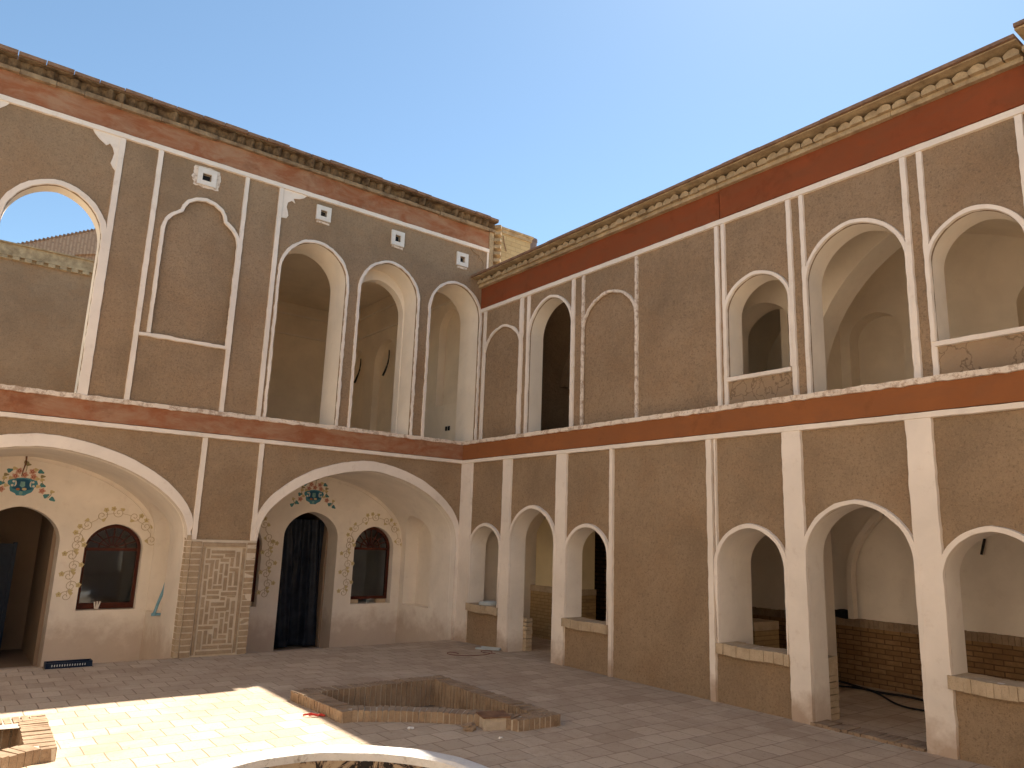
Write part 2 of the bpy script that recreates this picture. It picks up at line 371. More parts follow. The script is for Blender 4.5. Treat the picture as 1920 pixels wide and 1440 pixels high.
def resample(pts, step=0.05):
    out = [Vector(pts[0])]
    for i in range(len(pts)-1):
        a, b = Vector(pts[i]), Vector(pts[i+1]); L = (b-a).length; k = max(1, int(round(L/step)))
        for j in range(1, k+1): out.append(a.lerp(b, j/k))
    return [(p.x, p.y) for p in out]
PROUD = [0]
def strip(bm, F, pts, wl, wr, d=0.0, t=0.02, jit=0.002, step=0.05, mi=0, bev=0.006):
    """raised moulding along a polyline; wl / wr widths to either side"""
    PROUD[0] = (PROUD[0]+1) % 9; t = t + PROUD[0]*0.0009
    pts = resample(pts, step); n_ = len(pts); prev = None; sd_ = random.uniform(0, 99)
    first = None
    for i in range(n_):
        a, b = Vector(pts[max(0, i-1)]), Vector(pts[min(n_-1, i+1)])
        dr = (b-a).normalized(); nrm = Vector((dr.y, -dr.x)); p = Vector(pts[i])
        j1 = noise.noise(Vector((p.x*9, p.y*9, sd_)))*jit*2 + noise.noise(Vector((p.x*40, p.y*40, sd_)))*jit
        j2 = noise.noise(Vector((p.x*9, p.y*9, sd_+7)))*jit*2 + noise.noise(Vector((p.x*40, p.y*40, sd_+7)))*jit
        s = i/(n_-1)
        L = (wl(s) if callable(wl) else wl) + j1; Rr = (wr(s) if callable(wr) else wr) + j2
        q = [p+nrm*Rr, p+nrm*(Rr-bev), p-nrm*(L-bev), p-nrm*L]
        dd = [d+0.002, d-t, d-t, d+0.002]
        ring = [bm.verts.new(F(q[k].x, q[k].y, dd[k])) for k in range(4)]
        if prev:
            for k in range(4):
                bm.faces.new((prev[k], prev[(k+1) % 4], ring[(k+1) % 4], ring[k])).material_index = mi
        else: first = ring
        prev = ring
    bm.faces.new(first).material_index = mi; bm.faces.new(list(reversed(prev))).material_index = mi
def vbar(bm, F, u0, u1, z0, z1, d=0.0, **k):
    c = (u0+u1)/2; h = abs(u1-u0)/2; strip(bm, F, [(c, z0), (c, z1)], h, h, d, **k)
def hbar(bm, F, u0, u1, z0, z1, d=0.0, **k):
    c = (z0+z1)/2; h = abs(z1-z0)/2; strip(bm, F, [(u0, c), (u1, c)], h, h, d, **k)
def tube(bm, pts, r, sides=8, mi=0):
    pts = [Vector(p) for p in pts]; prev = None; first = None
    for i, p in enumerate(pts):
        d = (pts[min(len(pts)-1, i+1)]-pts[max(0, i-1)]).normalized()
        x = d.cross(Vector((0, 0, 1))); 
        if x.length < 0.05: x = d.cross(Vector((1, 0, 0)))
        x.normalize(); y = d.cross(x)
        rr = r(i/(len(pts)-1)) if callable(r) else r
        ring = [bm.verts.new(p+(x*math.cos(2*math.pi*k/sides)+y*math.sin(2*math.pi*k/sides))*rr) for k in range(sides)]
        if prev:
            for k in range(sides): bm.faces.new((prev[k], prev[(k+1) % sides], ring[(k+1) % sides], ring[k])).material_index = mi
        else: first = ring
        prev = ring
    bm.faces.new(first).material_index = mi; bm.faces.new(list(reversed(prev))).material_index = mi
def poly(bm, F, pts, d0, d1, mi=0):
    slab(bm, F, pts, [], d0, d1, mi, mi, mi, mi)
def disc(bm, F, u, z, r, d, mi, n=12, sx=1.0, sz=1.0, petals=0, rot=0.0, th=0.0012):
    pts = []
    for i in range(n):
        a = 2*math.pi*i/n; rr = r*(1+0.22*math.cos(petals*a)) if petals else r
        x, y = rr*math.cos(a)*sx, rr*math.sin(a)*sz
        pts.append((u+x*math.cos(rot)-y*math.sin(rot), z+x*math.sin(rot)+y*math.cos(rot)))
    poly(bm, F, pts, d, d+th, mi)
def bool_cut(o, cutbm):
    """cut a solid out of a mesh object, result kept as plain mesh"""
    bmesh.ops.recalc_face_normals(cutbm, faces=cutbm.faces)
    me = bpy.data.meshes.new("cut"); cutbm.to_mesh(me); cutbm.free()
    c = bpy.data.objects.new("cut", me); COL.objects.link(c)
    par, loc = o.parent, o.location.copy(); o.parent = None; o.location = (0, 0, 0)
    md = o.modifiers.new("b", 'BOOLEAN'); md.operation = 'DIFFERENCE'; md.object = c; md.solver = 'EXACT'
    bpy.context.view_layer.update()
    dg = bpy.context.evaluated_depsgraph_get()
    nm = bpy.data.meshes.new_from_object(o.evaluated_get(dg)); o.modifiers.clear()
    old = o.data; o.data = nm; nm.name = old.name
    o.data.shade_smooth(); o.data.set_sharp_from_angle(angle=R(30))
    o.parent = par; o.location = loc
    bpy.data.objects.remove(c); bpy.data.meshes.remove(me)

# heights
ZG, ZS2a, ZS2b, ZS1a, ZS1b = 0.0, 2.862, 2.925, 3.178, 3.245
TB0, TB1 = 5.60, 5.677
TA0, TA1 = 6.775, 6.851

# ================================================================== SETTING: courtyard floor
PC = Vector((-4.99, -6.12))      # pool centre
def ring2(c, r, n=72, a0=0.0): return [(c[0]+r*math.cos(a0+2*math.pi*i/n), c[1]+r*math.sin(a0+2*math.pi*i/n)) for i in range(n)]
def bed_outline(mir, e=0.0):
    """outer outline of a planter bed, corner towards the pool cut by a concave arc; e shrinks it"""
    pts = [(-3.93+e, -2.98-e), (-3.89+e, -4.09+e*0.9)]
    a0 = math.atan2(-4.10+6.12, -3.80+4.99); a1 = math.atan2(-4.90+6.12, -2.74+4.99)
    Rr = 2.36
    for i in range(13):
        a = a0+(a1-a0)*i/12; k = Rr+0.17*(i/12)+e; pts.append((PC.x+k*math.cos(a), PC.y+k*math.sin(a)))
    pts += [(-2.68+e*0.6, -5.10+e), (-2.20-e, -5.12+e), (-2.16-e, -2.98-e)]
    if mir: pts = [(2*PC.x - x, y) for x, y in reversed(pts)]
    return pts
def gslab(bm, outer, holes, z0, z1, mi=0):
    F = lambda u, v, d: Vector((u, v, d))
    slab(bm, F, outer, holes, z1, z0, mi, mi, mi, mi)
bm = bmesh.new()
alc_hole = [(-9.9, 0.006), (0.02, 0.006), (0.02, 6.0), (-9.9, 6.0)]
gslab(bm, [(-70, -70), (70, -70), (70, 70), (-70, 70)], [alc_hole, ring2((-4.87, -6.08), 1.14), bed_outline(0, 0.06), bed_outline(1, 0.06)], -0.14, 0.0)
tag(obj('courtyard_floor', bm, M['paving'], smooth=0), kind='structure')
bm = bmesh.new(); box(bm, (-60, -60, -0.9), (60, 60, -0.80)); tag(obj('ground', bm, M['soil'], smooth=0), kind='structure')
bm = bmesh.new(); box(bm, (-9.9, 0.01, -0.5), (0.01, 5.9, -0.34)); tag(obj('sunken_floor', bm, M['dust'], smooth=0), kind='structure')

# ================================================================== WING A : tall wing with the two wide alcoves
WA = thing('courtyard_wing', 'taller brown mud-plastered wing with two wide alcoves at ground level and tall white arches above', 'building', (-4, 0.3, 0))
AL = [(-1.74, 1.66, 0.0), (-6.08, 1.75, -0.05)]      # alcove centre, half width, apex shift
AUP = [(-3.45, -2.385, 5.50, 6.06), (-2.135, -1.085, 5.50, 6.06), (-0.815, 0.205, 5.47, 6.02)]
UL = (-6.93, -5.845, 5.28, 5.88)
VENT = [(-4.78, -4.52, 6.455, 6.70), (-2.99, -2.75, 6.45, 6.69), (-1.66, -1.42, 6.40, 6.655), (-0.35, -0.11, 6.375, 6.62)]
CUSPI = [(-5.105, 4.18), (-4.135, 4.18), (-4.135, 5.68), (-4.16, 5.80), (-4.22, 5.88), (-4.30, 5.945), (-4.345, 5.98), (-4.365, 6.06), (-4.41, 6.13), (-4.50, 6.19), (-4.62, 6.215),
         (-4.74, 6.19), (-4.83, 6.13), (-4.875, 6.06), (-4.895, 5.98), (-4.94, 5.945), (-5.02, 5.88), (-5.08, 5.80), (-5.105, 5.68)]
XL = -9.98
# lower front wall: veneer with alcove arches
bm = bmesh.new()
holes = [prof(c, a, dz, -0.30) for c, a, dz in AL]
slab(bm, FA, rect(XL, 0.0, -0.45, 3.20), holes, 0.0, 0.12, 0, 2, 2, 0)
lw = obj('lower_wall', bm, [M['kahgel2'], M['cream'], M['alcove']], WA)
# alcove shell, 1.8 m deep, with arched side niches
bm = bmesh.new()
holes = [prof(c, a-0.004, dz-0.004, -0.33) for c, a, dz in AL]
slab(bm, FA, rect(XL, 0.55, -0.44, 3.16), holes, 0.121, 1.8, 0, 0, 0, 0)
sh = obj('alcove_vault', bm, [M['alcove']], WA)
def xprism(bm, y0, y1, zb, zs, za, x0, x1):
    slab(bm, Frame((x0, 0, 0), (0, 1, 0), (1, 0, 0)), arch(y0, y1, zb, zs, za, 20), [], 0, x1-x0, 0, 0, 0, 0)
for i_, (c, a, dz) in enumerate(AL):
    cb = bmesh.new(); xprism(cb, 0.74+.13*i_, 1.64+.13*i_, 0.42, 1.56, 1.98, c+a-0.42, c+a+0.26); bool_cut(sh, cb)
# back wall with doors and windows
def A_back():
    b = bmesh.new()
    hs = [arch(-2.33, -1.36, -0.33, 1.55, 1.98, p=.1), arch(-1.03, -0.25, 0.42, 1.38, 1.77), arch(-3.44, -2.68, 0.42, 1.38, 1.77),
          arch(-6.60, -5.57, -0.33, 1.38, 1.86, p=.1), arch(-5.25, -4.48, 0.44, 1.30, 1.66), arch(-7.68, -6.92, 0.44, 1.30, 1.66)]
    slab(b, FA, rect(XL, 0.5, -0.44, 3.15), hs, 1.802, 2.2, 0, 0, 0, 0); return b
obj('alcove_back_wall', A_back(), [M['alcove']], WA)
# rooms behind, made shallow to brighten the windows
bm = bmesh.new()
slab(bm, FA, rect(-1.34, 0.5, -0.44, 3.14), [rect(-1.28, -0.05, -0.33, 2.9)], 2.202, 3.9, 0, 0, 0, 0)
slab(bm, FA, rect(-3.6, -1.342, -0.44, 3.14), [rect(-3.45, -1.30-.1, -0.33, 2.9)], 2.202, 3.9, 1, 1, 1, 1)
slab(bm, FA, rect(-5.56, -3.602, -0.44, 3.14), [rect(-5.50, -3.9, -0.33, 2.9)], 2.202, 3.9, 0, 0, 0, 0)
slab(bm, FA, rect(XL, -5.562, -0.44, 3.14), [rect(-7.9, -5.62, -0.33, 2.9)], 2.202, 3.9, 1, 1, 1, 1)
slab(bm, FA, rect(XL, 0.5, -0.43, 3.13), [], 3.902, 4.2, 1, 1, 1, 1)
obj('inner_room_walls', bm, [mat_plaster('window_room_plaster', (0.82, 0.74, 0.64), foot=0), mat_plaster('shaded_room_plaster', (0.34, 0.25, 0.18), foot=0)], WA)  # second plaster is darker, putting the door rooms' shade into the colour
# upper front wall (veneer, with recessed cusped niche) and main wall behind it
bm = bmesh.new()
holes = [arch(UL[0], UL[1], 3.24, UL[2], UL[3])] + [arch(a, b, 3.24, s, t, p=0.05) for a, b, s, t in AUP] + [CUSPI]
holes += [rect(v[0]+.07, v[1]-.07, v[2]+.07, v[3]-.07) for v in VENT]
slab(bm, FA, rect(XL, 0.43, 3.205, 7.20), holes, 0.0, 0.03, 0, 0, 0, 0)
obj('upper_wall', bm, [M['kahgel']], WA)
bm = bmesh.new()
slab(bm, FA, rect(XL, -5.55, 3.17, 7.16), [arch(UL[0]+.003, UL[1]-.003, 3.24, UL[2]-.003, UL[3]-.003)], 0.031, 0.24, 0, 1, 0, 0)
slab(bm, FA, rect(-5.55, 0.60, 3.17, 7.16), [arch(a+.003, b-.003, 3.24, s-.003, t-.003, p=0.05) for a, b, s, t in AUP] +
     [rect(v[0]+.072, v[1]-.072, v[2]+.072, v[3]-.072) for v in VENT], 0.031, 0.60, 0, 1, 1, 0)
obj('upper_reveals', bm, [M['kahgel'], M['cream']], WA)
# inner arch of the middle opening
bm = bmesh.new()
slab(bm, FA, arch(-2.14, -1.08, 3.24, 5.5, 6.06, p=.05, e=0.04), [arch(-2.12, -1.105, 3.245, 5.34, 5.89, p=.05)], 0.43, 0.598, 0, 0, 0, 0)
obj('inner_arch', bm, [M['cream']], WA)
# upper room
bm = bmesh.new()
slab(bm, FA, rect(-3.95, 0.62, 3.165, 7.15), [rect(-3.62, 0.30, 3.235, 6.85)], 0.602, 5.85, 0, 0, 0, 0)
slab(bm, FA, rect(-3.95, 0.62, 3.165, 7.14), [], 5.852, 6.1, 0, 0, 0, 0)
ur = obj('upper_room_walls', bm, [mat_plaster('warm_room_plaster', (0.85, 0.74, 0.58), foot=0, amt=.15)], WA)
for a in ((0.76, 1.50, 4.07, 5.55, 5.95), (3.22, 4.22, 3.26, 5.35, 5.84), (4.72, 5.60, 3.26, 5.35, 5.84)):
    cb = bmesh.new(); xprism(cb, a[0], a[1], a[2], a[3], a[4], 0.1, 0.46); bool_cut(ur, cb)
cb = bmesh.new(); xprism(cb, 1.6, 2.9, 3.30, 5.0, 5.6, -4.1, -3.5); bool_cut(ur, cb)  # unseen opening added so terrace light reaches this room
bm = bmesh.new()
for z in (6.10, 6.58):
    box(bm, (0.265, 0.62, z-.018), (0.298, 5.84, z+.018)); box(bm, (-3.6, 5.81, z-.018), (0.26, 5.848, z+.018))
obj('picture_moulding', bm, [M['cream']], ur)
for (y, z0) in ((3.75, 5.62), (5.15, 5.66)):
    bm = bmesh.new(); tube(bm, [(0.40-0.02*k, y - 0.10*math.sin(k*0.5), z0-0.10*k) for k in range(7)], lambda s: 0.012+0.012*s, 6)
    obj('hanging_wire', bm, [M['dark']], ur)
for y in (0.97, 1.06):
    bm = bmesh.new(); box(bm, (0.285, y-.03, 3.565), (0.297, y+.03, 3.645)); obj('socket_box', bm, [M['dark']], ur)
# floor band (ledge): white - red - white
bm = bmesh.new(); box(bm, (XL, -0.022, 2.93), (-0.02, 0.05, 3.185)); obj('red_band', bm, [M['redfade']], WA)
bm = bmesh.new()
strip(bm, FA, [(XL, 3.212), (0.0, 3.212)], 0.034, 0.034, -0.01, 0.035, jit=0.007, step=0.04); obj('ledge_moulding', bm, [M['trimworn']], WA)
bm = bmesh.new(); hbar(bm, FA, XL, 0.0, ZS2a, ZS2b, -0.005, t=0.028); obj('string_moulding', bm, [M['trim']], WA)
# frieze and upper mouldings
bm = bmesh.new(); box(bm, (XL, -0.012, 6.855), (0.335, 0.02, 7.22)); obj('red_frieze', bm, [M['redfade']], WA)
bm = bmesh.new(); hbar(bm, FA, XL, 0.34, TA0, TA1, 0.0, t=0.03); vbar(bm, FA, 0.30, 0.36, 6.3, TA0, 0.0)
obj('top_moulding', bm, [M['trim']], WA)
for i, (a, b, z0, z1) in enumerate([(-5.805, -5.725, 3.24, TA0), (-5.315, -5.245, 3.24, TA0), (-4.115, -4.05, 3.24, TA0), (-3.60, -3.53, 3.24, TA0),
                     (-7.46, -7.38, 3.24, TA0), (-7.75, -7.67, 3.24, TA0), (-8.7, -8.62, 3.24, TA0)]):
    bm = bmesh.new(); vbar(bm, FA, a, b, z0, z1); obj('vertical_moulding', bm, [M['trim']], WA)
for (a, b, z0, z1) in [(-4.285, -4.21, 1.5, ZS2a), (-3.50, -3.43, 1.5, ZS2a), (-8.05, -7.97, 0, ZS2a), (-8.75, -8.67, 0, ZS2a)]:
    bm = bmesh.new(); vbar(bm, FA, a, b, z0, z1); obj('vertical_moulding', bm, [M['trim']], WA)
# alcove arch surrounds
def surround(c, a, dz):
    ln = prof(c, a, dz)[2:]
    wf = lambda s: 0.055 + 0.105*max(0, math.sin(math.pi*min(1, max(0, (s-0.04)/0.92))))**0.35
    b = bmesh.new(); strip(b, FA, ln, 0.0, wf, 0.0, 0.022, jit=0.003, step=0.06)
    vbar(b, FA, c+a, c+a+0.06, -0.3, 1.52, 0.0); vbar(b, FA, c-a-0.06, c-a, -0.3, 1.52, 0.0); return b
for c, a, dz in AL:
    obj('arch_surround', surround(c, a, dz), [M['trim']], WA)
# upper arch surrounds
for (a, b, s, t) in AUP:
    bm = bmesh.new(); ln = [(b, 3.24)] + arch_line(a, b, 3.24, s, t, p=.05) + [(a, 3.24)]
    strip(bm, FA, ln, 0.0, 0.05, 0.0, 0.016, jit=0.006, step=0.04); obj('arch_surround', bm, [M['trim']], WA)
bm = bmesh.new(); ln = [(UL[1], 3.24)] + arch_line(UL[0], UL[1], 3.24, UL[2], UL[3]) + [(UL[0], 3.24)]
strip(bm, FA, ln, 0.0, lambda s: 0.09 if s < .3 else 0.075, 0.0, 0.018, jit=0.005, step=0.04); obj('arch_surround', bm, [M['trim']], WA)
# cusped niche moulding
bm = bmesh.new()
strip(bm, FA, CUSPI[1:] + [CUSPI[0]], 0.0, 0.055, 0.0, 0.02, jit=0.003, step=0.03)
hbar(bm, FA, -5.25, -4.11, 4.125, 4.18, 0.0, t=0.03, jit=0.006); obj('niche_moulding', bm, [M['trim']], WA)
bm = bmesh.new(); slab(bm, FA, rect(XL, -5.56, 3.168, 7.15), [arch(UL[0]+.003, UL[1]-.003, 3.24, UL[2]-.003, UL[3]-.003)], 0.2405, 0.25, 0, 0, 0, 0)
obj('terrace_wall_face', bm, [M['cream']], WA)
# ornamental corner brackets
SPA = [(-6.13, 6.778), (-6.10, 6.73), (-6.04, 6.67), (-5.95, 6.61), (-5.93, 6.625), (-5.91, 6.65), (-5.87, 6.60), (-5.845, 6.53), (-5.855, 6.45), (-5.87, 6.38), (-5.84, 6.33), (-5.805, 6.29), (-5.80, 6.25), (-5.80, 6.778)]
SPB = [(-3.16, 6.778), (-3.20, 6.73), (-3.27, 6.69), (-3.37, 6.665), (-3.34, 6.60), (-3.39, 6.625), (-3.45, 6.58), (-3.465, 6.50), (-3.44, 6.43), (-3.425, 6.37), (-3.45, 6.32), (-3.53, 6.31), (-3.53, 6.778)]
for S_, mt in ((SPA, 'trim'), (SPB, 'trim'), ([(-7.05-(x+6.13), z) for x, z in SPA], 'trim'), ([(0.30-(x+3.53), z) for x, z in SPB], 'kahgel')):
    bm = bmesh.new(); poly(bm, FA, S_, -0.013, 0.002); obj('corner_bracket', bm, [M[mt]], WA)
# vents
for v in VENT:
    bm = bmesh.new(); slab(bm, FA, rect(*v), [rect(v[0]+.068, v[1]-.068, v[2]+.068, v[3]-.068)], -0.03, 0.01, 0, 0, 0, 0)
    o = obj('vent_frame', bm, [M['white']], WA)
    bm = bmesh.new(); box(bm, (v[0]+.06, 0.045, v[2]+.06), (v[1]-.06, 0.06, v[3]-.06)); obj('vent_shade_plate', bm, [M['dark']], o)  # dark plate standing in for the shade inside the vent hole
    if v[0] > -4: 
        bm = bmesh.new(); hbar(bm, FA, v[0]+.02, v[1]-.01, v[2]-.045, v[2]-.003, 0.0, t=0.008, jit=.006); obj('plaster_patch', bm, [M['trimworn']], o)
    else:
        bm = bmesh.new(); L = []
        for i in range(40):
            a = 2*math.pi*i/40; rr = 0.185*(1+0.14*noise.noise(Vector((math.cos(a)*3, math.sin(a)*3, 4))))+0.012*random.random()
            k = 1/max(abs(math.cos(a)), abs(math.sin(a)))**.75
            L.append(((v[0]+v[1])/2+rr*k*math.cos(a)*1.0, (v[2]+v[3])/2+rr*0.82*k*math.sin(a)))
        slab(bm, FA, L, [rect(v[0]+.03, v[1]-.03, v[2]+.03, v[3]-.03)], -0.008, 0.002, 0, 0, 0, 0); obj('plaster_patch', bm, [M['trimworn']], o)
# cornice
def cornice(F, u0, u1, z, d, parent, old, pitch, height=0.33, out=0.16, end=True):
    ms = [M['cornold'], M['coping']] if old else [M['cornice'], M['coping']]
    hz = height
    b = bmesh.new()                                            # fascia course
    u = u0
    while u < u1-0.01:
        L = min(random.uniform(0.30, 0.55) if old else random.uniform(0.5, 0.9), u1-u)
        j = random.uniform(0, 0.022) if old else random.uniform(0, 0.006)
        slab(b, F, rect(u+.001, u+L-(0.004 if old else .003), z-j, z+hz*(0.20 if old else .24)), [], d-out*0.38-j, d+0.2, 0, 0, 0, 0); u += L
    o1 = obj('fascia_course', b, [M['cornmid'] if old else M['cornice']], parent, smooth=0)
    b = bmesh.new()                                            # saw-tooth course of bricks on the skew
    n_ = int((u1-u0)/pitch)
    for i in range(n_):
        c = u0+(i+.5)*pitch; jj = random.uniform(-1, 1)
        dd = d - out*(random.uniform(0.60, 0.66) if not old else random.uniform(0.45, 0.95)); ww = pitch*0.5
        if old and random.random() < .1: dd += 0.04
        z0 = z+hz*(0.20 if old else .24)+.001; z1 = z+hz*(0.66 if not old else 0.70)
        fl = 0.14 if old else 0.27
        if not old:                                            # plates with pointed heads, side by side
            ww = pitch*.46; zt = z1-z0
            pent = [(c-ww, z0), (c+ww, z0), (c+ww, z0+zt*.52), (c+ww*.35+jj*.004, z0+zt*(.93+.05*jj)), (c-ww*.35+jj*.004, z0+zt*(.93+.05*jj)), (c-ww, z0+zt*.52)]
            pent = [(p[0]+random.uniform(-.006, .006), p[1]+random.uniform(-.005, .004)*(p[1] > z0+.01)) for p in pent]
            slab(b, F, pent, [], d-out*(.58+.07*jj), d+.02, 0, 0, 0, 0)
            continue
        tri = [(c-ww, d-out*0.34), (c-fl*pitch+jj*.004, dd), (c+fl*pitch+jj*.004, dd), (c+ww, d-out*0.34), (c+ww, d+0.1), (c-ww, d+0.1)]
        vb = [b.verts.new(F(p[0], z0, p[1]+out*0.30)) for p in tri]; vt = [b.verts.new(F(p[0], z1+random.uniform(-.004, 0), p[1])) for p in tri]
        b.faces.new(vb); b.faces.new(list(reversed(vt)))
        for k in range(6): b.faces.new((vb[k], vb[(k+1) % 6], vt[(k+1) % 6], vt[k]))
    o2 = obj('sawtooth_course', b, [M['cornold'] if old else M['cornice']], parent, smooth=0)
    b = bmesh.new(); u = u0                                    # coping of flat tiles
    while u < u1-0.01:
        L = min(random.uniform(0.28, 0.36) if old else random.uniform(0.5, 1.1), u1-u); j = random.uniform(0, 0.016 if old else 0.006)
        slab(b, F, rect(u+.0005, u+L-0.001, z+hz*0.67+.04*old*0+.012, z+hz*0.80), [], d-out*0.95+j, d+0.4, 0, 0, 0, 0)
        slab(b, F, rect(u+.002, u+L-(0.007 if old else .004), z+hz*0.802, z+hz*(0.97)+j*.8), [], d-out*1.06-j, d+0.4, 1, 1, 1, 1); u += L
    o3 = obj('coping_course', b, [M['cornice'] if not old else M['cornold'], M['coping']], parent, smooth=0)
cornice(FA, XL, 0.43, 7.19, 0.0, WA, True, 0.135, height=0.22, out=0.17)
# brick edge of the wall's right end above the lower roof
bm = bmesh.new(); box(bm, (0.337, -0.03, 6.1), (0.43, 0.03, 7.19)); 
z = 6.1
while z < 7.35:
    h = 0.062
    box(bm, (0.432, -0.055, z+.002), (0.60, 0.10, z+h-.004), rot=random.uniform(-.02, .02), jit=.004)
    obox(bm, (0.515, -0.055, z+h*.5), (1, 1, 0), (-1, 1, 0), (0, 0, 1), 0.05, 0.05, h*.46); z += 0.135 if False else 0.066*2
obj('brick_edge', bm, [M['cornice']], WA, smooth=0)
bm = bmesh.new(); box(bm, (-3.97, 0.18, 7.16), (0.60, 6.1, 7.30)); box(bm, (-5.5, 0.18, 7.16), (-3.972, 0.61, 7.29)); obj('roof', bm, [M['roofmud']], WA, smooth=0)
bm = bmesh.new(); box(bm, (XL, 0.26, 3.03), (-3.96, 7.95, 3.16)); obj('terrace_floor', bm, [M['roofmud']], WA, smooth=0)
# carved brick pier between the alcoves
pier = bmesh.new()
box(pier, (-4.275, -0.035, -0.02), (-3.415, -0.001, 1.50), 1); box(pier, (-4.27, -.056, -.02), (-4.145, -.036, 1.44), 1); box(pier, (-3.54, -.053, -.02), (-3.42, -.036, 1.44), 1)
def hb(x0, x1, z0, z1, pr=0.062): box(pier, (x0+.0065, -pr+.008-random.uniform(0, .006), z0+.0065), (x1-.0065, -0.034, z1-.0065), 0, jit=.003)
z = 0.0
while z < 1.44:                                                   # header bricks either side
    hb(-4.28, -4.14, z, z+.075, .066); hb(-3.545, -3.41, z, z+.075, .060); z += 0.078
hb(-4.135, -3.55, 1.405, 1.47, .058); hb(-4.135, -4.085, 0.02, 1.40, .052); hb(-3.60, -3.55, 0.02, 1.40, .052); hb(-4.08, -3.605, 0.02, 0.075, .05)
G0x, G0z, GU = -4.075, 0.085, 0.0585
pat = [(0,0,1,4),(1.3,0,3.5,.8),(5,0,3,.8),(1.3,1.1,.8,3),(2.4,1.1,.8,2.2),(3.5,1.1,3,.8),(6.8,1.1,.9,3),(3.5,2.2,.8,2.4),(4.6,2.2,1.8,.8),(5.7,3.3,.8,2.2),
       (0,4.3,3.2,.8),(4.6,3.3,.8,3.2),(0,5.4,.8,3.4),(1.1,5.4,.8,2.3),(2.2,5.4,2,.8),(6.8,4.4,.9,2.8),(2.2,6.5,.8,2.6),(3.3,6.5,.9,1.4),(5.7,5.8,.8,2.2),(3.3,8.2,2.6,.8),
       (1.1,8,.8,2.6),(4.5,6.8,.9,1.1),(6.8,7.5,.9,2.9),(0,9.1,.8,2.3),(2.2,9.4,3,.8),(5.6,8.4,.8,2.6),(1.1,10.9,2.8,.8),(4.2,10.5,1.1,.8),(4.2,11.6,3.5,.8),(0,11.8,.8,3.2),
       (1.1,12,2.6,.8),(5.6,11.2,2,.3),(1.1,13.1,.8,2.4),(2.2,13.1,2,.8),(4.5,12.7,.8,3),(5.6,12.7,2.1,.8),(2.2,14.2,.8,3),(3.3,14.2,.8,2.2),(5.6,13.8,.8,2.9),(6.8,13.8,.9,3.3),
       (0,15.4,.8,3.1),(1.1,15.8,.8,3),(4.5,16.0,.8,2.8),(3.3,16.7,.8,2.1),(2.2,17.5,.8,2.2),(5.6,17,2.1,.8),(5.6,18.1,.8,2),(6.8,18.1,.9,3.4),(0,18.8,2,.8),(3.3,19.1,2,.8),(0,19.9,.8,2.2),(1.1,19.9,2.8,.8),(4.2,20.2,2.3,.8),(1.1,21,5.4,.8)]
for (x, z, w_, h_) in pat: hb(G0x+x*GU, G0x+(x+w_)*GU+.008, G0z+z*GU, G0z+(z+h_)*GU+.008, .047)
obj('carved_brick_pier', pier, [mat_rough('pier_brick', (0.31, 0.225, 0.145), (0.46, 0.35, 0.235), 7, 0.5, speck=0.4), M['pmortar']], WA, smooth=0)
bm = bmesh.new()                                                 # brick returning into the alcove jamb
z = 0.0
while z < 1.5:
    box(bm, (-4.335, -0.04, z+.004), (-4.283, 0.10, z+.072), jit=.003); z += 0.078
obj('brick_jamb', bm, [M['brick']], WA, smooth=0)
# windows of the alcoves
def window(u0, u1, zb, zs, za, bricks):
    d0 = 1.93
    wr = bmesh.new()
    out = arch(u0+.002, u1-.002, zb+(0.07 if bricks else 0.01), zs, za-.002); inn = arch(u0+.05, u1-.05, zb+(0.12 if bricks else 0.09), zs, za-.055)
    slab(wr, FA, out, [inn], d0, d0+.06, 0, 0, 0, 0)
    fr = obj('window_frame', wr, [M['wood']], WA)
    b = bmesh.new(); box(b, (u0+.045, d0+.008, zs-.03), (u1-.045, d0+.052, zs+.012))
    c = (u0+u1)/2; a = (u1-u0)/2-.05; hh = za-.055-zs
    for k in range(1, 8):
        t = math.pi*k/8
        p0 = Vector((c+.05*math.cos(t), zs+.012+.03*math.sin(t))); p1 = Vector((c+a*math.cos(t), zs+hh*math.sin(t)))
        dr = p1-p0; obox(b, FA((p0.x+p1.x)/2, (p0.y+p1.y)/2, d0+.03), (dr.x, 0, dr.y), (0, 1, 0), (-dr.y, 0, dr.x), dr.length/2, .012+.0007*k, .008)
    pr = None
    for k in range(17):
        t = math.pi*k/16; p = FA(c+a*.55*math.cos(t), zs+hh*.55*math.sin(t)+.005, d0+.03)
        if pr is not None: dr = p-pr; obox(b, (p+pr)/2, dr, (0, 1, 0), (-dr.z, 0, dr.x), dr.length/2+.002, .0165, .007)
        pr = p
    obj('fanlight_bars', b, [M['wood']], fr, smooth=0)
    b = bmesh.new(); slab(b, FA, arch(u0+.045, u1-.045, zb+.08, zs, za-.05), [], d0+.028, d0+.034, 0, 0, 0, 0); obj('window_pane', b, [M['glass']], fr, smooth=0)
    if bricks:
        for x in (u0+.09, u1-.14):
            b = bmesh.new(); box(b, (x-.08, d0-.02, zb+.003), (x+.11, d0+.07, zb+.068), jit=.004); obj('sill_brick', b, [M['brick']], fr, smooth=0)
    return fr
window(-1.03, -0.25, 0.42, 1.38, 1.77, True); window(-3.44, -2.68, 0.42, 1.38, 1.77, True)
wl_ = window(-5.25, -4.48, 0.44, 1.30, 1.66, False); window(-7.68, -6.92, 0.44, 1.30, 1.66, False)
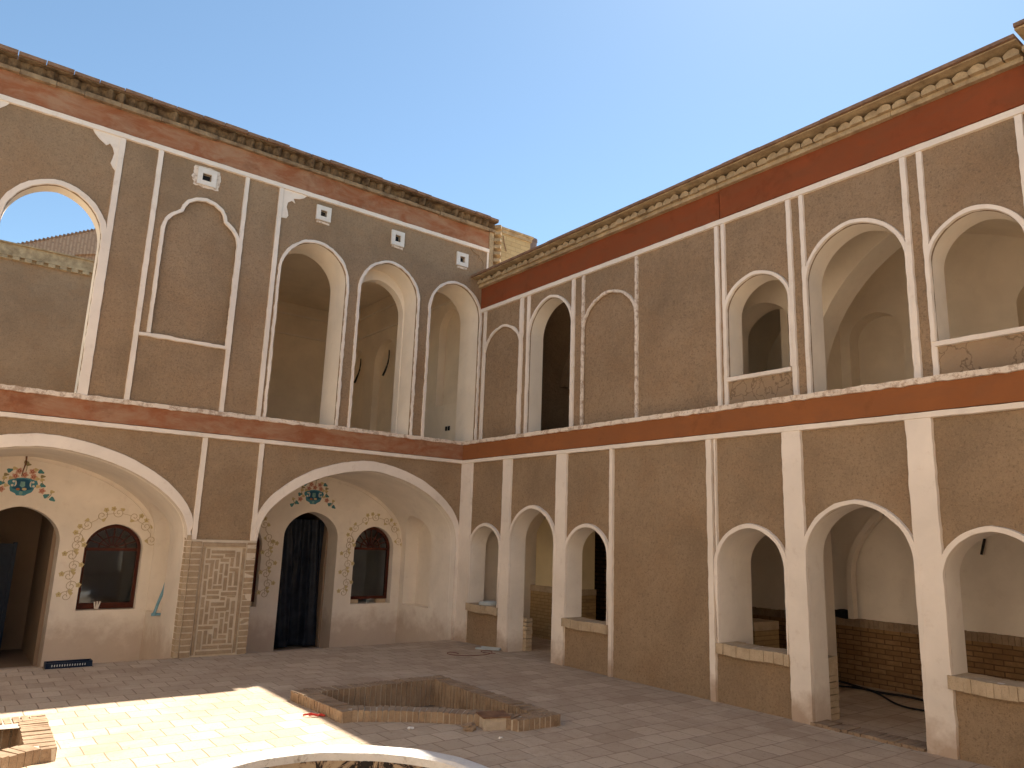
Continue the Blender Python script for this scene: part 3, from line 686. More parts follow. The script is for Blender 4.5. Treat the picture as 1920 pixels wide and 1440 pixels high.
# painted wall decoration above the doors
PM = ['blue', 'deep', 'teal', 'pink', 'red', 'olive', 'ochre', 'white', 'brown', 'line', 'cyan', 'orange']; PI_ = {k: i for i, k in enumerate(PM)}; PMS = [P_[k] for k in PM]
def vase(cx, cz, k=0.0006, back=1.80):
    b = bmesh.new(); T = lambda x, y: (cx+(x-430)*k, cz-(y-750)*k); D = back
    V = [(130,650),(150,620),(200,600),(300,565),(430,548),(560,560),(640,595),(700,605),(730,680),(718,740),(665,765),(655,820),(620,880),(545,920),(495,960),(335,960),(305,915),(205,870),(185,800),(190,750),(140,710)]
    poly(b, FA, [T(*p) for p in V], D-.0022, D-.001, PI_['blue'])
    poly(b, FA, [T(*p) for p in [(300,600),(430,580),(560,600),(560,740),(640,800),(430,860),(220,800),(300,740)]], D-.0034, D-.0023, PI_['deep'])
    poly(b, FA, [T(*p) for p in [(385,640),(470,640),(480,740),(430,780),(375,740)]], D-.0046, D-.0035, PI_['cyan'])
    for x, s in ((265, 1), (610, -1)):
        pts = []
        for i in range(9): a = -1.2+2.4*i/8; pts.append((x+s*45*math.cos(a), 690+75*math.sin(a)))
        for i in range(8, -1, -1): a = -1.2+2.4*i/8; pts.append((x+s*22*math.cos(a)-s*4, 690+62*math.sin(a)))
        poly(b, FA, [T(*p) for p in pts], D-.0048, D-.0036, PI_['white'])
        disc(b, FA, *T(x-s*20, 645), .016, D-.0048, PI_['white'], 8); disc(b, FA, *T(x-s*38, 735), .017, D-.0048, PI_['white'], 8)
    disc(b, FA, *T(350, 820), .024, D-.0050, PI_['orange'], 10, 1, .7); disc(b, FA, *T(475, 810), .026, D-.0050, PI_['ochre'], 10, 1.1, .7)
    disc(b, FA, *T(420, 905), .022, D-.0050, PI_['cyan'], 10, 1, 1.3)
    for x, y in [(320,400),(585,400),(440,485),(262,522),(622,518),(830,830),(30,835)]:
        disc(b, FA, *T(x, y), .040, D-.0022, PI_['pink'], 20, petals=5); disc(b, FA, *T(x, y), .021, D-.0036, PI_['red'], 12); disc(b, FA, *T(x, y), .011, D-.0050, PI_['pink'], 8)
    for x, y, r in [(140,400,.4),(750,390,-.4),(8,700,.2),(820,705,-.3),(925,940,.5),(1060,1010,-.6),(-65,940,-.5),(-200,1010,.6)]:
        disc(b, FA, *T(x, y), .033, D-.0022, PI_['teal'], 18, 1.15, .85, 3, r); disc(b, FA, *T(x, y), .014, D-.0036, PI_['blue'], 8)
    for x, y in [(80,500),(800,495),(450,225),(430,190),(480,240)]: disc(b, FA, *T(x, y), .026, D-.0022-.0002*(x % 7), PI_['olive'], 12, 1.2, .8, 3)
    for x, y in [(60,575),(800,575),(1035,840),(-175,840),(110,745),(735,735),(650,350),(230,350),(180,570),(700,560)]: disc(b, FA, *T(x, y), .026, D-.0025-.0002*(x % 7), PI_['ochre'], 15, 1.1, .9, 3)
    for pts in ([(455,250),(460,330),(450,420)],[(1035,860),(1010,930),(960,990)],[(-175,860),(-150,930),(-100,990)],[(60,600),(50,660),(30,700)],[(800,600),(820,660),(810,700)]):
        strip(b, FA, [T(*p) for p in pts], .004, .004, D, .0012, jit=.0005, step=.02, mi=PI_['olive'], bev=.0005)
    return b
obj('painted_vase', vase(-1.865, 2.235), PMS, WA, smooth=0); obj('painted_vase', vase(-6.12, 2.13), PMS, WA, smooth=0)
def scrolls(b, spots, D=1.8):
    for k, (u, z, a0, sg, r) in enumerate(spots):
        pts = []
        for i in range(26):
            t = i/25; a = a0+sg*t*math.pi*2.9; rr = r*(1-0.86*t); pts.append((u+rr*math.cos(a), z+rr*math.sin(a)))
        strip(b, FA, pts, .0038, .0038, D, .0012, jit=.0004, step=.02, mi=PI_['line'], bev=.0005)
        a = a0 - sg*.25; fx, fz = u+r*1.25*math.cos(a), z+r*1.25*math.sin(a)
        disc(b, FA, fx, fz, .034, D-.0026, PI_['ochre'], 15, petals=5, rot=a); disc(b, FA, fx, fz, .010, D-.004, PI_['brown'], 8)
        disc(b, FA, u-r*.9*math.cos(a0+1.2), z-r*.9*math.sin(a0+1.2), .027, D-.0024-.0001*k, PI_['ochre'], 12, 1.2, .8, 3, a0)
        if k: 
            pu, pz = spots[k-1][0], spots[k-1][1]
            strip(b, FA, [(pu+(u-pu)*.2, pz+(z-pz)*.2+.0), ((pu+u)/2-.02*sg, (pz+z)/2), (u-(u-pu)*.2, z-(z-pz)*.2)], .0028, .0028, D, .0011, jit=.0004, step=.02, mi=PI_['line'], bev=.0005)
def scroll_spots(u0, u1, zb, zs, za, side):
    L = []; n_ = 6
    uu = u0-.125 if side < 0 else u1+.125
    for i in range(n_): L.append((uu + (.022 if i % 2 else -.022), zb+.20+(zs-zb-.16)*i/(n_-1), (0.4 if i % 2 else 2.6), (1 if i % 2 else -1), .075))
    c, a = (u0+u1)/2, (u1-u0)/2
    rng = range(0, 7) 
    for i in rng:
        t = math.pi*(0.93-0.86*i/6) if side < 0 else math.pi*(0.07+0.86*i/6)
        L.append((c+(a+.115)*math.cos(t), zs+(za-zs+.135)*math.sin(t)+.03, t+(1.2 if i % 2 else -1.2), 1 if i % 2 else -1, .075))
    return L
for (w5, side) in (((-1.03, -0.25, 0.42, 1.38, 1.77), -1), ((-3.44, -2.68, 0.42, 1.38, 1.77), 1), ((-5.25, -4.48, 0.44, 1.30, 1.66), -1), ((-7.68, -6.92, 0.44, 1.30, 1.66), 1)):
    b = bmesh.new(); scrolls(b, scroll_spots(*w5, side)); obj('painted_scrollwork', b, PMS, WA, smooth=0)
bm = bmesh.new(); tube(bm, [(-6.13, 1.785, 2.56), (-6.125, 1.78, 2.45), (-6.14, 1.78, 2.36), (-6.15, 1.785, 2.27)], lambda s: .013-.008*s, 6)
obj('wall_cable', bm, [M['rust']], WA)
# lens-thin bead moulding on the alcove back wall
for c, a, dz in AL:
    bm = bmesh.new(); strip(bm, FA, prof(c, a-.05, dz-.05)[2:], .006, .006, 1.8, .008, jit=.001, step=.08, bev=.003); obj('bead_moulding', bm, [M['alcove']], WA)

# ================================================================== WING B : lower arcaded wing
WB = thing('arcade_wing', 'lower brown mud-plastered arcade wing with round-headed openings, white piers and a straight brick cornice', 'building', (0.3, -4.3, 0))
YE = -8.60; SB = 0.255
LO = [(-1.145, -0.375, 0.60, 1.50, 1.825), (-2.44, -1.425, -0.03, 1.60, 2.095), (-3.505, -2.71, 0.61, 1.47, 1.835),
      (-6.075, -5.255, 0.61, 1.46, 1.855), (-7.375, -6.335, -0.03, 1.58, 2.095), (-8.42, -7.625, 0.65, 1.46, 1.855)]
UP_ = [(-2.43, -1.41, 3.245, 4.88, 5.43), (-6.085, -5.26, 3.63, 4.42, 4.815), (-7.385, -6.325, 3.245, 4.53, 5.065), (-8.42, -7.615, 3.63, 4.40, 4.815)]
BL = [(-1.155, -0.165, 3.245, 4.78, 5.20), (-3.74, -2.72, 3.245, 4.74, 5.19)]
def sh_(L, e=.003): return arch(L[0]+e, L[1]-e, L[2]+(e if L[2] > 0 else 0), L[3], L[4]-e)
bm = bmesh.new()
slab(bm, FB, rect(YE, 0.0, -0.2, 3.10), [arch(*L) for L in LO], 0.0, 0.28, 0, 1, 1, 0)
slab(bm, FB, rect(-14, YE-.002, -0.2, 3.10), [], -0.01, 0.28, 0, 1, 1, 0)
obj('lower_wall', bm, [M['kahgel2'], M['alcove']], WB)
bm = bmesh.new(); box(bm, (-0.03, -14, 2.93), (0.30, -0.001, 3.185)); obj('red_band', bm, [M['redband']], WB)
bm = bmesh.new(); strip(bm, FB, [(-14, 3.212), (-0.02, 3.212)], .034, .034, -0.012, .034, jit=.005, step=.04)
box(bm, (-0.01, -14, 3.186), (0.29, -0.03, 3.2435)); obj('ledge_moulding', bm, [M['trimworn']], WB)
bm = bmesh.new(); hbar(bm, FB, -14, -0.02, ZS2a, ZS2b, -0.012, t=.028); obj('string_moulding', bm, [M['trim']], WB)
# upper wall veneer + main
bm = bmesh.new()
slab(bm, FB, rect(YE, 0.03, 3.20, 6.12), [arch(*L) for L in UP_] + [arch(*L) for L in BL], SB, SB+.02, 0, 0, 0, 0)
obj('upper_wall', bm, [M['kahgel']], WB)
bm = bmesh.new()
slab(bm, FB, rect(YE, 0.03, 3.12, 6.11), [sh_(L) for L in UP_], SB+.0205, SB+.28, 0, 1, 1, 0)
slab(bm, FB, rect(-14, YE-.002, 3.20, 6.11), [], SB-.08, SB+.28, 0, 1, 1, 0)
obj('upper_reveals', bm, [M['kahgel'], M['cream']], WB)
# room masses behind (vaulted bays)
def bays(spans, zb, zs, za, zlow):
    """one closed loop: common floor, pointed bays meeting at pendants; spans run from right (near) to left in u"""
    L = [(spans[0][0], zb), (spans[-1][1], zb)]
    for (a, b) in reversed(spans):
        c, h = (a+b)/2, (b-a)/2
        for i in range(21):
            t = math.pi*i/20; L.append((c+h*math.cos(t), zs+(za-zs)*((1-.3)*math.sin(t)+.3*(1-abs(math.cos(t))))*min(1, h/1.0 if h < 1 else 1)))
    return L
dimB = M['alcove']
bm = bmesh.new()
loopL = bays([(-8.55, -3.62)], -0.06, 1.40, 2.90, 0); loopM = bays([(-3.40, -0.12)], -0.06, 1.45, 2.7, 0)
slab(bm, FB, rect(-14, 0.0, -0.2, 3.09), [loopL, loopM], 0.282, 2.55, 0, 0, 0, 0)
slab(bm, FB, rect(-14, 0.0, -0.2, 3.08), [arch(-0.70, 0.18-.3, .62, 1.25, 1.62), arch(-1.25, -.74, .62, 1.4, 1.75)], 2.552, 2.9, 0, 0, 0, 0)
lr = obj('lower_room_walls', bm, [M['alcove']], WB)
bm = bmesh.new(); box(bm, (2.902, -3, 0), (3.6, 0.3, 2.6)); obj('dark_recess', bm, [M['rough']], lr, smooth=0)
def rib(F, a, b, zs, za, d0, d1, wdt, parent, mat, n=20, foot=None):
    c, h = (a+b)/2, (b-a)/2; out, inn = [], []
    for i in range(n+1):
        t = math.pi*i/n; k = ((1-.3)*math.sin(t)+.3*(1-abs(math.cos(t))))*min(1, h/1.0 if h < 1 else 1)
        out.append((c+h*math.cos(t), zs+(za-zs)*k)); inn.append((c+(h-wdt)*math.cos(t), zs+(za-zs-wdt)*k))
    if foot is not None: out = [(out[0][0], foot)]+out+[(out[-1][0], foot)]; inn = [(inn[0][0], foot)]+inn+[(inn[-1][0], foot)]
    b_ = bmesh.new(); slab(b_, F, out+list(reversed(inn)), [], d0, d1, 0, 0, 0, 0); obj('vault_rib', b_, [mat], parent)
rib(FB, -8.54, -3.63, 1.40, 2.898, 1.0, 1.3, .10, lr, M['alcove']); rib(FB, -8.54, -5.42, 1.35, 2.715, 2.38, 2.49, .07, lr, M['alcove'], foot=.803)
bm = bmesh.new(); slab(bm, FB, rect(-5.60, -3.63, -.04, 2.9), [arch(-5.22, -3.9, -.03, 1.5, 2.1)], 1.55, 1.75, 0, 0, 0, 0); obj('inner_arch', bm, [M['alcove']], lr)
bm = bmesh.new(); slab(bm, FB, rect(-6.095, -5.05, -.04, 2.5), [arch(-6.074, -5.256, -.03, 1.46, 1.853)], .2805, .58, 0, 0, 0, 0); obj('inner_arch', bm, [M['alcove']], lr)
bm = bmesh.new()
UL_L = bays([(-8.55, -3.90)], 3.236, 4.45, 5.95, 0); UL_M = bays([(-3.2, -0.45)], 3.236, 4.4, 5.75, 0)
slab(bm, FB, rect(-14, -3.6, 3.11, 6.09), [UL_L], SB+.282, SB+2.85, 0, 0, 0, 0)
slab(bm, FB, rect(-3.598, 0.03, 3.11, 6.09), [UL_M], SB+.282, SB+2.85, 1, 1, 1, 1)  # brown plaster darkens this room in place of shade
slab(bm, FB, rect(-14, 0.03, 3.11, 6.08), [], SB+2.852, SB+3.2, 0, 0, 0, 0)
urB = obj('upper_room_walls', bm, [M['cream'], M['kahgel']], WB)
for a in ((-6.02, -5.27, 3.26, 4.62, 4.97), (-8.2, -7.4, 3.26, 4.68, 5.02)):
    cb = bmesh.new(); slab(cb, FB, arch(*a), [], SB+2.70, SB+3.1, 0, 0, 0, 0); bool_cut(urB, cb)
bm = bmesh.new(); slab(bm, FB, rect(-9.2, -3.91, 3.24, 5.94), [arch(-8.85, -5.62, 3.245, 3.55, 5.45, p=.12), arch(-5.42, -4.50, 3.245, 4.50, 4.88)], SB+1.1, SB+1.5, 0, 0, 0, 0)
box(bm, (SB+1.502, -5.13, 3.24), (SB+2.848, -5.02, 5.6)); obj('inner_arch', bm, [M['cream']], urB)  # box is a partition added to keep the small bay dark
rib(FB, -3.19, -0.46, 4.4, 5.74, SB+1.5, SB+1.9, .12, urB, M['kahgel'])
# dado of brick round the lower rooms
def dado(y0, y1, x, mat, z1=0.80, parent=lr):
    b = bmesh.new(); box(b, (x-.05, y0, -0.05), (x-.001, y1, z1-.10), 0)
    y = y0
    while y < y1-.01:
        L = min(.062, y1-y); box(b, (x-.058-random.uniform(0, .004), y+.002, z1-.099), (x-.001, y+L-.003, z1+random.uniform(-.004, .004)), 1, jit=.001); y += L
    obj('brick_dado', b, [mat, M['bedbrick'] if mat is M['dado'] else M['brick']], parent, smooth=0)
dado(-8.54, -3.64, 2.55, M['dado']); dado(-3.38, -0.98, 2.55, M['dado'])
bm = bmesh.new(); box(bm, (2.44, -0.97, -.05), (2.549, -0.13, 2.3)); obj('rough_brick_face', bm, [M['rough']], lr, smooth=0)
# pier wall seen through the door arch: cream above yellow brick
bm = bmesh.new(); box(bm, (1.5, -1.28, 0.86), (1.9, -0.21, 2.04)); o = obj('pier_wall', bm, [mat_plaster('pale_yellow_plaster', (0.74, 0.64, 0.42), foot=0, amt=.1)], lr, smooth=0)
bm = bmesh.new(); box(bm, (1.47, -1.30, -.05), (1.92, 0.0-.02, 0.76), 0)
y = -1.30
while y < -.03: box(bm, (1.462, y+.002, .762), (1.93, y+.058, .858+random.uniform(-.003, .003)), 1, jit=.001); y += .061
obj('brick_base', bm, [M['ydado'], M['brick']], o, smooth=0)
# low brick stub and lining seen in the fourth and fifth openings
bm = bmesh.new(); box(bm, (1.00, -4.99, -.03), (1.50, -4.40, .66), 0)
y = -4.99
while y < -4.42: box(bm, (.992, y+.002, .662), (1.51, y+.058, .76+random.uniform(-.003, .003)), 1, jit=.001); y += .061
obj('brick_stub', bm, [M['ydado'], M['brick']], lr, smooth=0)
bm = bmesh.new()
z = 0.0
while z < .60: box(bm, (.284, -6.328, z+.003), (.46, -6.24, z+.057), jit=.004); z += .06
obj('brick_lining', bm, [M['brick']], WB, smooth=0); bm = bmesh.new()
z = 0.0
while z < .45: box(bm, (.283, -1.50, z+.003), (.40, -1.35, z+.057), jit=.004); z += .06
obj('brick_lining', bm, [M['brick']], lr, smooth=0)
bm = bmesh.new(); y = -7.36
while y < -6.36: box(bm, (-.05-random.uniform(0, .012), y+.002, -.01), (.20, y+.058, .028+random.uniform(-.004, .004)), jit=.003); y += .062
obj('brick_threshold', bm, [M['bedbrick']], WB, smooth=0)
# piers of white plaster
for (a, b) in [(-.33, -.001), (-1.40, -1.18), (-2.69, -2.46), (-3.61, -3.54), (-5.20, -5.115), (-6.33, -6.10), (-7.625, -7.385), (-8.58, -8.44)]:
    bm = bmesh.new(); vbar(bm, FB, a, b, -.01, ZS2a+.004, 0.0, t=.03, jit=.004); obj('pier_facing', bm, [M['trim']], WB)
bm = bmesh.new(); vbar(bm, FB, -5.255, -5.222, .56, ZS2a+.004, 0.0, t=.03); obj('pier_facing', bm, [M['trim']], WB)
bm = bmesh.new(); box(bm, (-.028, -.34, 0.0), (-.001, -.0, .035), jit=.002); obj('pier_foot', bm, [M['trim']], WB)
for L in LO:
    bm = bmesh.new(); ln = [(L[1], max(0, L[2]))] + arch_line(*L) + [(L[0], max(0, L[2]))]
    strip(bm, FB, ln, 0.0, lambda s: .02 + .035*min(1, 4*min(s, 1-s)), 0.0, .034, jit=.003, step=.04); obj('arch_surround', bm, [M['trim']], WB)
for L in (LO[0], LO[2], LO[3], LO[5]):                        # brick sills
    bm = bmesh.new(); y = L[0]-.03; k = 0; e1 = L[1]+.03 if L is not LO[0] else L[1]+.03
    while y < e1-.01:
        wv = .010*math.sin(k*.55); wd = min(.056, e1-y)
        box(bm, (-.058-random.uniform(0, .012), y+.0015, L[2]-.105+wv*.6), (.278, y+wd-.0015, L[2]+.006+wv*.5+random.uniform(-.002, .002)), jit=.002); y += wd; k += 1
    obj('brick_sill', bm, [M['brick']], WB, smooth=0)
# upper mouldings
for (a, b) in [(-.17, -.10), (-1.235, -1.145), (-1.41, -1.335), (-2.505, -2.43), (-2.715, -2.66), (-3.80, -3.745), (-5.165, -5.10), (-5.26, -5.20), (-6.17, -6.105), (-6.33, -6.27), (-7.465, -7.40), (-7.62, -7.56), (-8.50, -8.43)]:
    bm = bmesh.new(); worn = (a, b) in [(-1.235, -1.145), (-2.715, -2.66), (-3.80, -3.745)]
    vbar(bm, FB, a, b, 3.24, TB0, SB, jit=.006 if worn else .003, t=.022); obj('vertical_moulding', bm, [M['trimworn'] if (a, b) in [(-2.715, -2.66), (-3.80, -3.745)] else M['trim']], WB)
bm = bmesh.new(); hbar(bm, FB, YE, 0.0, TB0, TB1, SB, t=.03); obj('top_moulding', bm, [M['trim']], WB)
for i, L in enumerate(UP_ + BL):
    bm = bmesh.new(); ln = arch_line(*L)
    if i < 4: ln = [(L[1], L[2])] + ln + [(L[0], L[2])]
    strip(bm, FB, ln, 0.0, .05, SB, .026 if i < 4 else .018, jit=.003 if i < 4 else .006, step=.04)
    obj('arch_surround' if i < 4 else 'blind_arch_moulding', bm, [M['trimworn'] if i == 5 else M['trim']], WB)
for L in (UP_[1], UP_[3]):
    bm = bmesh.new(); hbar(bm, FB, L[0]-.01, L[1]+.01, L[2]-.055, L[2]+.002, SB, t=.034); box(bm, (SB-.02, L[0]+.004, L[2]-.05), (SB+.30, L[1]-.004, L[2]-.001))
    obj('window_sill', bm, [M['trim']], WB)
    bm = bmesh.new(); box(bm, (SB-.008, L[0]-.008, 3.245), (SB+.001, L[1]+.008, L[2]-.056)); obj('parapet_face', bm, [M['cracked']], WB)
bm = bmesh.new(); box(bm, (SB-.03, -5.195, TB1+.001), (SB+.02, 0.0, 6.14)); box(bm, (SB-.045, YE, TB1+.001), (SB+.02, -5.215, 6.14)); box(bm, (SB-.12, -14, TB1+.001), (SB, YE-.002, 6.14))
obj('red_frieze', bm, [M['red']], WB, smooth=0)
cornice(FB, YE+.02, 0.0, 6.06, SB, WB, False, 0.145, height=0.195, out=.26)
cornice(FB, -14, YE, 6.10, SB-.10, WB, False, 0.13, height=0.20, out=.24)
bm = bmesh.new(); box(bm, (SB+.1, -14, 6.10), (7.0, 3.2, 6.225)); obj('roof', bm, [M['roofmud']], WB, smooth=0)
bm = bmesh.new(); box(bm, (3.62, -14, -.2), (6.9, 3.0, 6.09)); box(bm, (0.65, 0.05, -.2), (3.6, 3.0, 6.09)); obj('rear_wall', bm, [M['kahgel']], WB, smooth=0)
bm = bmesh.new(); tube(bm, [(2.50, -7.03, 1.84), (2.49, -6.985, 1.66)], .014, 8); obj('lamp_bracket', bm, [M['dark']], lr)

# ================================================================== wings behind the camera and to its left (unseen; plastered pale to return more sunlight)
def plain_wing(root, F, u0, u1, d, H=6.9):
    n_ = 4; w_ = (u1-u0)/n_; lo, uph = [], []
    for i in range(n_):
        c = u0+(i+.5)*w_; lo.append(arch(c-.75, c+.75, -.03, 1.7, 2.35)); uph.append(arch(c-.7, c+.7, 3.25, 5.2, 5.9))
    b = bmesh.new(); slab(b, F, rect(u0, u1, -.2, 3.2), lo, 0, .4, 0, 1, 1, 0); obj('lower_wall', b, [M['pale'], M['cream']], root)
    b = bmesh.new(); slab(b, F, rect(u0, u1, 3.202, H), uph, .1, .5, 0, 1, 1, 0); obj('upper_wall', b, [M['pale'], M['cream']], root)
    b = bmesh.new(); slab(b, F, rect(u0, u1, -.2, H-.1), [], 2.8, 3.1, 0, 0, 0, 0); slab(b, F, rect(u0, u1, 3.05, 3.19), [], .41, 2.79, 0, 0, 0, 0); slab(b, F, rect(u0, u1, H-.3, H-.1), [], .51, 2.79, 0, 0, 0, 0)
    obj('rear_wall', b, [M['cream']], root)
    b = bmesh.new(); slab(b, F, rect(u0, u1, 2.93, 3.185), [], -.03, -.001, 0, 0, 0, 0); obj('red_band', b, [M['red']], root)
    b = bmesh.new(); hbar(b, F, u0, u1, ZS2a, ZS2b, 0); hbar(b, F, u0, u1, 3.19, 3.245, 0, t=.04)
    for i in range(n_+1):
        c = u0+i*w_; c = min(max(c, u0+.1), u1-.1); vbar(b, F, c-.09, c+.09, 0, ZS2a, 0, step=.3)
    obj('moulding', b, [M['trim']], root)
    for h in lo+uph:
        b = bmesh.new(); strip(b, F, h[1:]+[h[0]], 0, .06, 0 if h in lo else .1, .03, step=.12); obj('arch_surround', b, [M['trim']], root)
    cornice(F, u0, u1, H-.01, .1, root, False, .26, height=.27, out=.24)
WC = thing('side_wing', 'sunlit wing, plastered pale to bounce fill light, with open arches closing the left side of the courtyard', 'building', (-10.2, -7, 0))
plain_wing(WC, Frame((XL, 0, 0), (0, 1, 0), (-1, 0, 0)), -13, -.01, 0)
WD = thing('rear_wing', 'sunlit wing, plastered pale to bounce fill light, with open arches behind the viewpoint', 'building', (-5, -13.2, 0))
plain_wing(WD, Frame((0, -13, 0), (1, 0, 0), (0, -1, 0)), XL, -.01, 0)

# ================================================================== things beyond the wings
FW = thing('far_building', 'distant brown wall with pale brick cornice, seen through the leftmost upper arch', 'building', (-6, 8.2, 0))
F8 = Frame((0, 8, 0), (1, 0, 0), (0, 1, 0))
bm = bmesh.new(); slab(bm, F8, rect(-14, 2, 0, 7.12), [], 0, .5, 0, 0, 0, 0); obj('wall', bm, [M['kahgel']], FW)
bm = bmesh.new(); slab(bm, F8, rect(-14, 2, 7.19, 7.44), [], -.10, .5, 0, 0, 0, 0); slab(bm, F8, rect(-14, 2, 7.442, 7.47), [], -.15, .5, 0, 0, 0, 0)
u = -14
while u < 2: slab(bm, F8, rect(u, u+.13, 7.11+random.uniform(0, .01), 7.185), [], -.10, .4, 0, 0, 0, 0); u += .22
slab(bm, F8, rect(-14, 2, 7.121, 7.189), [], -.03, .3, 0, 0, 0, 0)
obj('brick_cornice', bm, [M['cornice']], FW, smooth=0)
GB = thing('brick_gable', 'reddish brown ribbed brick gable with sloping top far behind the leftmost upper arch', 'gable', (-5, 11.3, 0))
F11 = Frame((0, 11, 0), (1, 0, 0), (0, 1, 0))
bm = bmesh.new(); slab(bm, F11, [(-6.9, 6.5), (-2.5, 6.5), (-2.5, 10.2), (-4.71, 9.34), (-6.43, 8.42), (-6.9, 8.10)], [[(-5.12, 7.9), (-3.6, 7.9), (-3.6, 8.9), (-4.75, 8.62), (-5.12, 8.50)]], 0, .5, 0, 0, 0, 0)
slab(bm, F11, rect(-5.3, -3.4, 7.8, 9.0), [], .12, .3, 0, 0, 0, 0)
obj('gable_wall', bm, [M['ribbrick']], GB, smooth=0)
bm = bmesh.new(); u = -6.9
while u < -2.6:
    zz = 8.10+(u+6.9)*.70 if u < -6.43 else 8.42+(u+6.43)*.535 if u < -4.71 else 9.34+(u+4.71)*.39
    slab(bm, F11, rect(u, u+.05, zz-.03, zz+.03), [], -.03, .5, 0, 0, 0, 0); u += .085
obj('gable_coping', bm, [M['coping']], GB, smooth=0)
SH = thing('stair_hut', 'small sunlit yellow brick block standing on the roof behind the inner corner', 'roof structure', (1.45, 1.1, 6.24))
bm = bmesh.new(); box(bm, (1.07, 0.62, 6.0), (1.81, 1.45, 7.58)); obj('wall', bm, [M['ybrick']], SH, smooth=0)
bm = bmesh.new(); box(bm, (1.045, .595, 7.582), (1.835, 1.475, 7.66)); box(bm, (1.02, .57, 7.662), (1.86, 1.50, 7.70)); obj('coping', bm, [M['cornice']], SH, smooth=0)
bm = bmesh.new(); tube(bm, [(1.10, .60, 7.52), (1.13, .598, 7.38), (1.19, .60, 7.22)], .008, 6); obj('cable', bm, [M['rust']], SH)
bm = bmesh.new(); tube(bm, [(2.30, 1.2, 6.0), (2.30, 1.2, 7.90)], .115, 20); tube(bm, [(2.30, 1.2, 7.902), (2.30, 1.2, 7.96)], .128, 20)
mesh_thing('chimney_pipe', bm, [M['pipe']], 'short grey-brown round chimney pipe right of the yellow roof block', 'chimney', (2.30, 1.2, 6.24))
bm = bmesh.new(); bmesh.ops.create_icosphere(bm, subdivisions=2, radius=.06)
for v in bm.verts: v.co = Vector((v.co.x*1.5, v.co.y, v.co.z*.7))*(1+.5*noise.noise(v.co*22)) + Vector((-1.40, -.02, 7.44))
mesh_thing('plastic_scrap', bm, [M['white']], 'crumpled white scrap lying on the edge of the taller roof', 'litter', (-1.40, -.02, 7.40))

# ================================================================== POOL
PL = thing('courtyard_pool', 'round empty pool with whitewashed rim and peeling black-stained lining', 'pool', (-4.87, -6.08, 0))
PO = Vector((-4.87, -6.08))
def lathe(bm, prof_, n=96, c=PO, wob=0.0, mi=0, closed=True):
    rings = []
    for i in range(n):
        a = 2*math.pi*i/n
        k = 1+wob*noise.noise(Vector((math.cos(a)*2, math.sin(a)*2, 3)))
        rings.append([bm.verts.new((c.x+r*k*math.cos(a), c.y+r*k*math.sin(a), z+wob*.25*noise.noise(Vector((math.cos(a)*5, math.sin(a)*5, r*9))))) for r, z in prof_])
    m_ = len(prof_)
    for i in range(n):
        a, b = rings[i], rings[(i+1) % n]
        for j in range(m_ if closed else m_-1): bm.faces.new((a[j], b[j], b[(j+1) % m_], a[(j+1) % m_])).material_index = mi
bm = bmesh.new(); lathe(bm, [(1.21, -.1), (1.21, .055), (1.19, .085), (1.15, .10), (1.045, .096), (1.02, .08), (1.012, .03), (1.012, -.1)], wob=.02); obj('pool_rim', bm, [M['rim']], PL)
bm = bmesh.new(); lathe(bm, [(1.10, -.101), (1.10, .02), (1.009, .03), (.99, -.1), (.97, -.62), (1.10, -.64)], wob=.012, n=120); obj('pool_lining', bm, [M['pool']], PL)
bm = bmesh.new(); lathe(bm, [(.985, -.60), (.985, -.66), (.01, -.66), (.01, -.60)], n=64); obj('pool_floor', bm, [M['pool']], PL)

# ================================================================== PLANTER BEDS
def bed(mir, label):
    O = bed_outline(mir, 0.0); 
    cx = sum(p[0] for p in O)/len(O); cy = sum(p[1] for p in O)/len(O)
    T = thing('planter_bed', label, 'planter', (cx, cy, 0), 'brick-edged planter beds around the pool')
    loop = resample(O+[O[0]], 0.0605)[:-1]; n_ = len(loop)
    area = sum(O[i][0]*O[(i+1) % len(O)][1]-O[(i+1) % len(O)][0]*O[i][1] for i in range(len(O)))
    s = 1 if area > 0 else -1
    b = bmesh.new()
    corners = [Vector(p) for p in (O if len(O) else [])]
    for i in range(n_):
        p = Vector(loop[i]); q = Vector(loop[(i+1) % n_]); mid = (p+q)/2; d = (q-p); 
        if d.length < .02: continue
        d.normalize(); nin = Vector((-d.y, d.x))*s
        wd = .195
        dc = min((mid-c).length for c in (corners[0], corners[1], corners[-1], corners[-2], corners[-3])) if not mir else min((mid-c).length for c in (corners[0], corners[1], corners[2], corners[-1], corners[-2]))
        hz_ = .094+random.uniform(-.004, .006)
        # bricks on edge, laid side by side round the bed
        if dc < .10: wd = .10
        c = mid+nin*(wd/2)
        obox(b, (c.x, c.y, (hz_-.17)/2), (d.x, d.y, 0), (nin.x, nin.y, 0), (0, 0, 1), .0238, wd/2+random.uniform(-.004, .002), (hz_+.17)/2, 0, .0022)
    for c in (corners[0], corners[-1], corners[-2] if not mir else corners[1]):
        cc = c + (Vector((cx, cy))-c).normalized()*.15
        obox(b, (cc.x, cc.y, -.04), (1, 0, 0), (0, 1, 0), (0, 0, 1), .075, .075, .125, 0, .002)
    obj('brick_edging', b, [M['bedbrick']], T, smooth=0)
    def inset(e):
        L = resample(O+[O[0]], .2)[:-1]; out = []
        for i in range(len(L)):
            a, c_ = Vector(L[i-1]), Vector(L[(i+1) % len(L)]); d = (c_-a).normalized(); nn = Vector((-d.y, d.x))*s; out.append(tuple(Vector(L[i])+nn*e))
        return out
    b = bmesh.new(); gslab(b, inset(.006), [inset(.185)], -.18, .088); obj('mortar_bed', b, [M['mortar']], T, smooth=0)
    b = bmesh.new(); gslab(b, inset(.02), [], -.30, -.17); obj('bed_soil', b, [M['soil']], T, smooth=0)
    return T
